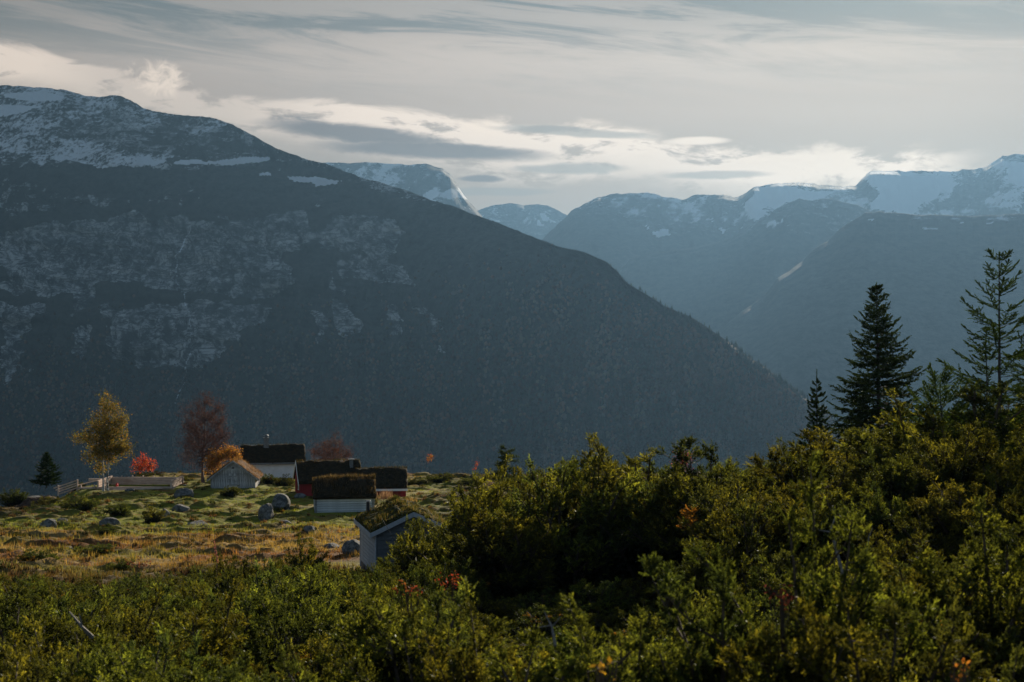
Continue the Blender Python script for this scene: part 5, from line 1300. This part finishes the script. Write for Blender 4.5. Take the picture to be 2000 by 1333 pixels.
# lower annex on the left
AX = X0-1.75
beam_part((AX, Y0+0.2, 0.06), (X0, Y0+0.2, 0.06), 0.14, 0.19, 'log'); beam_part((AX, Y1-0.4, 0.45), (X0, Y1-0.4, 0.47), 0.14, 0.19, 'log')
beam_part((AX, Y0+0.3, 0.30), (X0, Y1-0.6, 0.62), 0.08, 0.07, 'rail')
for (xx, yy, h_) in ((AX, Y0+0.1, 0.78), (AX+0.30, Y0+0.05, 0.34), (X0-0.35, Y0+0.05, 0.38), (AX-1.35, Y0-0.5, 0.36)):
    m = MB(); m.box(xx-0.05, xx+0.05, yy-0.05, yy+0.05, -0.55, h_); link('post', m.mesh('post'), M_newwood, t)
for i, (za, zb) in enumerate(((0.70, 0.12), (0.48, -0.05), (0.30, -0.2), (0.10, -0.38))):
    beam_part((AX-0.03, Y0+0.15, za), (AX-1.75+0.12*i, Y0-0.45+0.1*i, zb), 0.05, 0.10, 'rail')
b = MB(); b.box(-0.09, 0.09, -0.07, 0.07, 0, 0.20); b.box(-0.04, 0.06, -0.05, 0.05, 0.20, 0.27); c_ = link('canister', b.mesh('canister'), M_cap, None, (P(229, 944, 115.3)[0], 115.25, z0+0.21), None, None, 'small red canister on the timber frame right of the birch trunks', 'canister')

# ------------------------------------------------------------------ mound, boulders, slabs
def rock_mesh(seed, sx, sy, sz, sharp=0.35, sub=4):
    r = np.random.default_rng(seed)
    import bmesh
    bm = bmesh.new(); bmesh.ops.create_icosphere(bm, subdivisions=sub, radius=1)
    pl = [(norm(r.normal(0, 1, 3)), r.uniform(0.62, 0.92)) for _ in range(9)]
    co = np.array([v.co[:] for v in bm.verts])
    for n, d in pl:
        q = co@n; over = np.clip(q-d, 0, None); co = co-over[:, None]*n*0.92
    co = co*(1+0.05*fbm(co[:, 0]*3+seed, co[:, 1]*3+co[:, 2]*2, 4, seed))[:, None]
    co = co+0.025*np.stack([fbm(co[:, 1]*9, co[:, 2]*9, 3, seed+1), fbm(co[:, 0]*9, co[:, 2]*9, 3, seed+2), fbm(co[:, 0]*9, co[:, 1]*9, 3, seed+3)], -1)
    for v, c in zip(bm.verts, co): v.co = (c[0]*sx, c[1]*sy, c[2]*sz)
    me = bpy.data.meshes.new('rock'); bm.to_mesh(me); bm.free()
    return me
def rock_mat():
    m, nt, out = new_mat('lichen_rock'); bs = principled(nt, out, 0.9, 0.2); oc = obj_coord(nt)
    n = noise(oc, 3.5, 9, 0.7); n2 = noise(oc, 11, 6, 0.7); n3 = noise(oc, 1.6, 4, 0.6)
    c = cmix(sstep(n, 0.4, 0.6), (0.055, 0.058, 0.06), (0.165, 0.17, 0.175)); c = cmix(sstep(n2, 0.58, 0.66)*0.7, c, (0.30, 0.31, 0.29)); c = cmix(sstep(n3, 0.56, 0.66)*0.7, c, (0.07, 0.075, 0.04))
    nt.links.new(c, bs.inputs['Base Color']); nt.links.new(bump(nt, n*0.6+n2*0.4, 1.0, 0.08), bs.inputs['Normal']); return m
M_rock = rock_mat()
def on_meadow(px, py):
    ys = np.arange(52, 136, 0.2); xs = (px-1000)/F*ys; pys = 666.5-ground_z(xs, ys)/ys*F; i = int(np.argmin(np.abs(pys-py))); return float(xs[i]), float(ys[i])
for i, (px, py, w, h, lab) in enumerate([
    (521, 1016, 40, 36, 'pale-faced split boulder, the front one of the big pair in the green grass'), (546, 994, 44, 32, 'large dark-topped boulder, the rear one of the big pair'),
    (360, 974, 44, 22, 'long dark boulder in the grass left of the weathered shed'), (321, 1012, 20, 20, 'pointed grey boulder beside the dark juniper'),
    (351, 1002, 36, 18, 'flat dark boulder right of the pointed one'), (212, 1032, 46, 22, 'slab-faced boulder with pale cracks at the edge of the gold grass'),
    (95, 1032, 40, 20, 'smooth rounded dark boulder on the left knolls'), (386, 1031, 46, 15, 'low flat dark rock at the upper edge of the gold grass'),
    (68, 983, 60, 16, 'dark hummock of rock below the earth mound'), (196, 966, 26, 8, 'flat grey slab below the birch'), (225, 963, 22, 7, 'second flat grey slab below the birch'),
    (252, 960, 18, 6, 'small flat slab in front of the timber frame'), (648, 1076, 34, 16, 'flat pale slab in the grass below the near hut'), (690, 1082, 44, 30, 'rounded grey boulder half hidden by junipers beside the near hut'),
    (603, 1040, 26, 14, 'pale stone in the shadow of the log hut'), (358, 949, 12, 4, 'thin stone slab right of the timber frame'), (562, 999, 14, 8, 'small stone behind the big boulder pair'),
    (586, 973, 26, 10, 'stone pile by the corner of the red cabin'), (556, 1024, 26, 8, 'low stone at the foot of the pale-faced boulder'), (130, 1075, 26, 8, 'half-buried stone in the gold grass at left'),
    (498, 972, 10, 7, 'small stone at the corner of the weathered shed'), (120, 1022, 24, 10, 'small dark stone right of the rounded boulder')]):
    x, y = on_meadow(px, py); kk = y/F
    me = rock_mesh(300+i, w*kk/2*1.1, w*kk/2*0.9, h*kk*0.62); o = link('boulder' if h > 12 else 'stone', me, M_rock, None, (x, y+0.2, gz(x, y)+h*kk*0.28), (0, 0, random.uniform(0, 6)), None, lab, 'rock')
def mound():
    xs = np.linspace(-1, 1, 60); X, Y = np.meshgrid(xs, xs, indexing='ij'); R = np.hypot(X, Y); x0, y0 = on_meadow(85, 962)
    y0 = 117.0; x0 = (85-1000)/F*y0
    Z = np.clip(1-R**1.6, -0.2, 1)*1.0+fbm(X*4, Y*4, 4, 88)*0.28+fbm(X*16, Y*16, 2, 89)*0.05
    idx = np.arange(3600).reshape(60, 60); f = np.stack([idx[:-1, :-1], idx[1:, :-1], idx[1:, 1:], idx[:-1, 1:]], -1).reshape(-1, 4)
    me = mesh_np('earth_mound', np.stack([X*2.5, Y*1.8, Z*1.02-0.2], -1).reshape(-1, 3), f, None, False)
    link('earth_mound', me, flat_mat('peaty_earth', (0.055, 0.032, 0.022), 0.95, 0.5, 5, 0, 1.0), None, (x0, y0, gz(x0, y0)), None, None, 'mound of dark brown peaty earth left of the timber frame', 'mound')
mound()

# ------------------------------------------------------------------ dead sticks, dry stalk, small red shrubs
def stick(label, pts, r0, mat=None, twigs=(), name='dead_stick'):
    mb = MB(); Pp = [np.array(P(*q)) for q in pts]; o = Pp[0]; mb.tube([q-o for q in Pp], [r0*(1-0.75*i/(len(Pp)-1)) for i in range(len(Pp))], 5)
    for tw in twigs: Q = [np.array(P(*q))-o for q in tw]; mb.tube(Q, [r0*0.45]+[r0*0.2]*(len(Q)-1), 4)
    link(name, mb.mesh(name), mat or M_deadwood, None, tuple(o), None, None, label, 'dead branch')
stick('bare grey stick with a kinked fork rising left of the slim juniper', [(1650, 1150, 10.2), (1640, 1100, 10.3), (1628, 1055, 10.4), (1622, 1035, 10.4), (1631, 1012, 10.4), (1626, 988, 10.4)], 0.016, None, [[(1624, 1040, 10.4), (1600, 1036, 10.4)]])
stick('shorter curved grey stick right of the kinked one', [(1694, 1120, 10.4), (1692, 1080, 10.5), (1697, 1050, 10.5), (1705, 1030, 10.5)], 0.011)
stick('forked dead twig above the dark hollow', [(1085, 1262, 8.4), (1078, 1225, 8.5), (1063, 1195, 8.6)], 0.010, None, [[(1076, 1222, 8.5), (1050, 1226, 8.5)], [(1078, 1225, 8.5), (1095, 1205, 8.5)]])
stick('pale dead branch lying in the lower left junipers', [(180, 1245, 12.3), (160, 1225, 12.2), (135, 1195, 12.2)], 0.022, None, [[(160, 1225, 12.2), (155, 1200, 12.2)]])
stick('long pale bare branch beside the near hut', [(812, 1105, 44), (790, 1078, 43.5), (765, 1045, 43), (745, 1012, 43)], 0.020, None, [[(790, 1078, 43.5), (750, 1068, 43)], [(770, 1050, 43), (752, 1055, 43)]])
def dry_stalk():
    r = np.random.default_rng(5); D = 44; x, _, z = P(424, 1120, D); h = 62/F*D; t = thing('dry_flower_stalk', 'tall dry purple-brown flower stalk standing before the meadow', 'plant', (x, D, z)); mb = MB()
    mb.tube([(0, 0, -0.4), (-0.01, 0, h*0.5), (-0.07, 0, h*0.8), (-0.10, 0, h)], [0.012, 0.009, 0.007, 0.004], 5); link('stem', mb.mesh('stem'), flat_mat('dry_stem', (0.22, 0.10, 0.08), 0.9), t)
    pts = [(-0.10*max(0, (u-0.5)*2)+r.normal(0, 0.018), r.normal(0, 0.018), h*u) for u in r.uniform(0.35, 1, 90)]
    v, f, c = leaf_cards(pts, 0.030, np.array([(0.30, 0.13, 0.14), (0.22, 0.10, 0.09)]), r, 1, 0.008); link('seed_head', mesh_np('seed_head', v, f, {'Col': c}), M_leaf, t)
dry_stalk()
def shrub(px, py, D, w, n, size, cols, label, seed):
    r = np.random.default_rng(seed); x, _, z = P(px, py, D); t = thing('autumn_shrub', label, 'shrub', (x, D, z-w)); mb = MB(); pts = []
    for i in range(14):
        a = r.uniform(0, 6.28); e = np.array([math.cos(a)*w*r.uniform(0.2, 1), math.sin(a)*w*0.5, w*r.uniform(0.7, 1.4)]); m = e*0.5+r.normal(0, 0.03, 3)
        mb.tube([(0, 0, -0.5), m, e], [0.006, 0.004, 0.002], 3)
        for q in range(max(1, n//14)): pts.append(m+(e-m)*r.uniform(0, 1.05)+r.normal(0, w*0.06, 3))
    link('branches', mb.mesh('branches'), M_junbranch, t)
    v, f, c = leaf_cards(pts, size, np.array(cols), r, 1, 0.01); link('leaves', mesh_np('leaves', v, f, {'Col': c}), M_leaf, t)
shrub(1530, 1155, 8.7, 0.13, 110, 0.014, [(0.12, 0.035, 0.03), (0.16, 0.045, 0.03)], 'small brown-red shrub growing in the tall ragged juniper', 61)
shrub(885, 1125, 20, 0.26, 90, 0.020, [(0.22, 0.035, 0.02), (0.20, 0.06, 0.02)], 'bright red small shrub in the shade behind the bent juniper', 62)
shrub(800, 1140, 16, 0.22, 80, 0.020, [(0.18, 0.04, 0.02), (0.16, 0.06, 0.02)], 'red-orange shrub in the shade at the foot of the dense juniper', 63)
shrub(1175, 1305, 6.6, 0.035, 10, 0.018, [(0.55, 0.32, 0.03)], 'few yellow leaves on a low shrub at the bottom edge', 65)
shrub(1880, 1300, 6.8, 0.05, 14, 0.016, [(0.50, 0.20, 0.03)], 'orange leaves on a tiny shrub in the bottom right corner', 66)
shrub(265, 1095, 50, 0.5, 90, 0.045, [(0.16, 0.06, 0.04), (0.14, 0.07, 0.04)], 'low reddish shrub at the edge of the gold grass', 68)
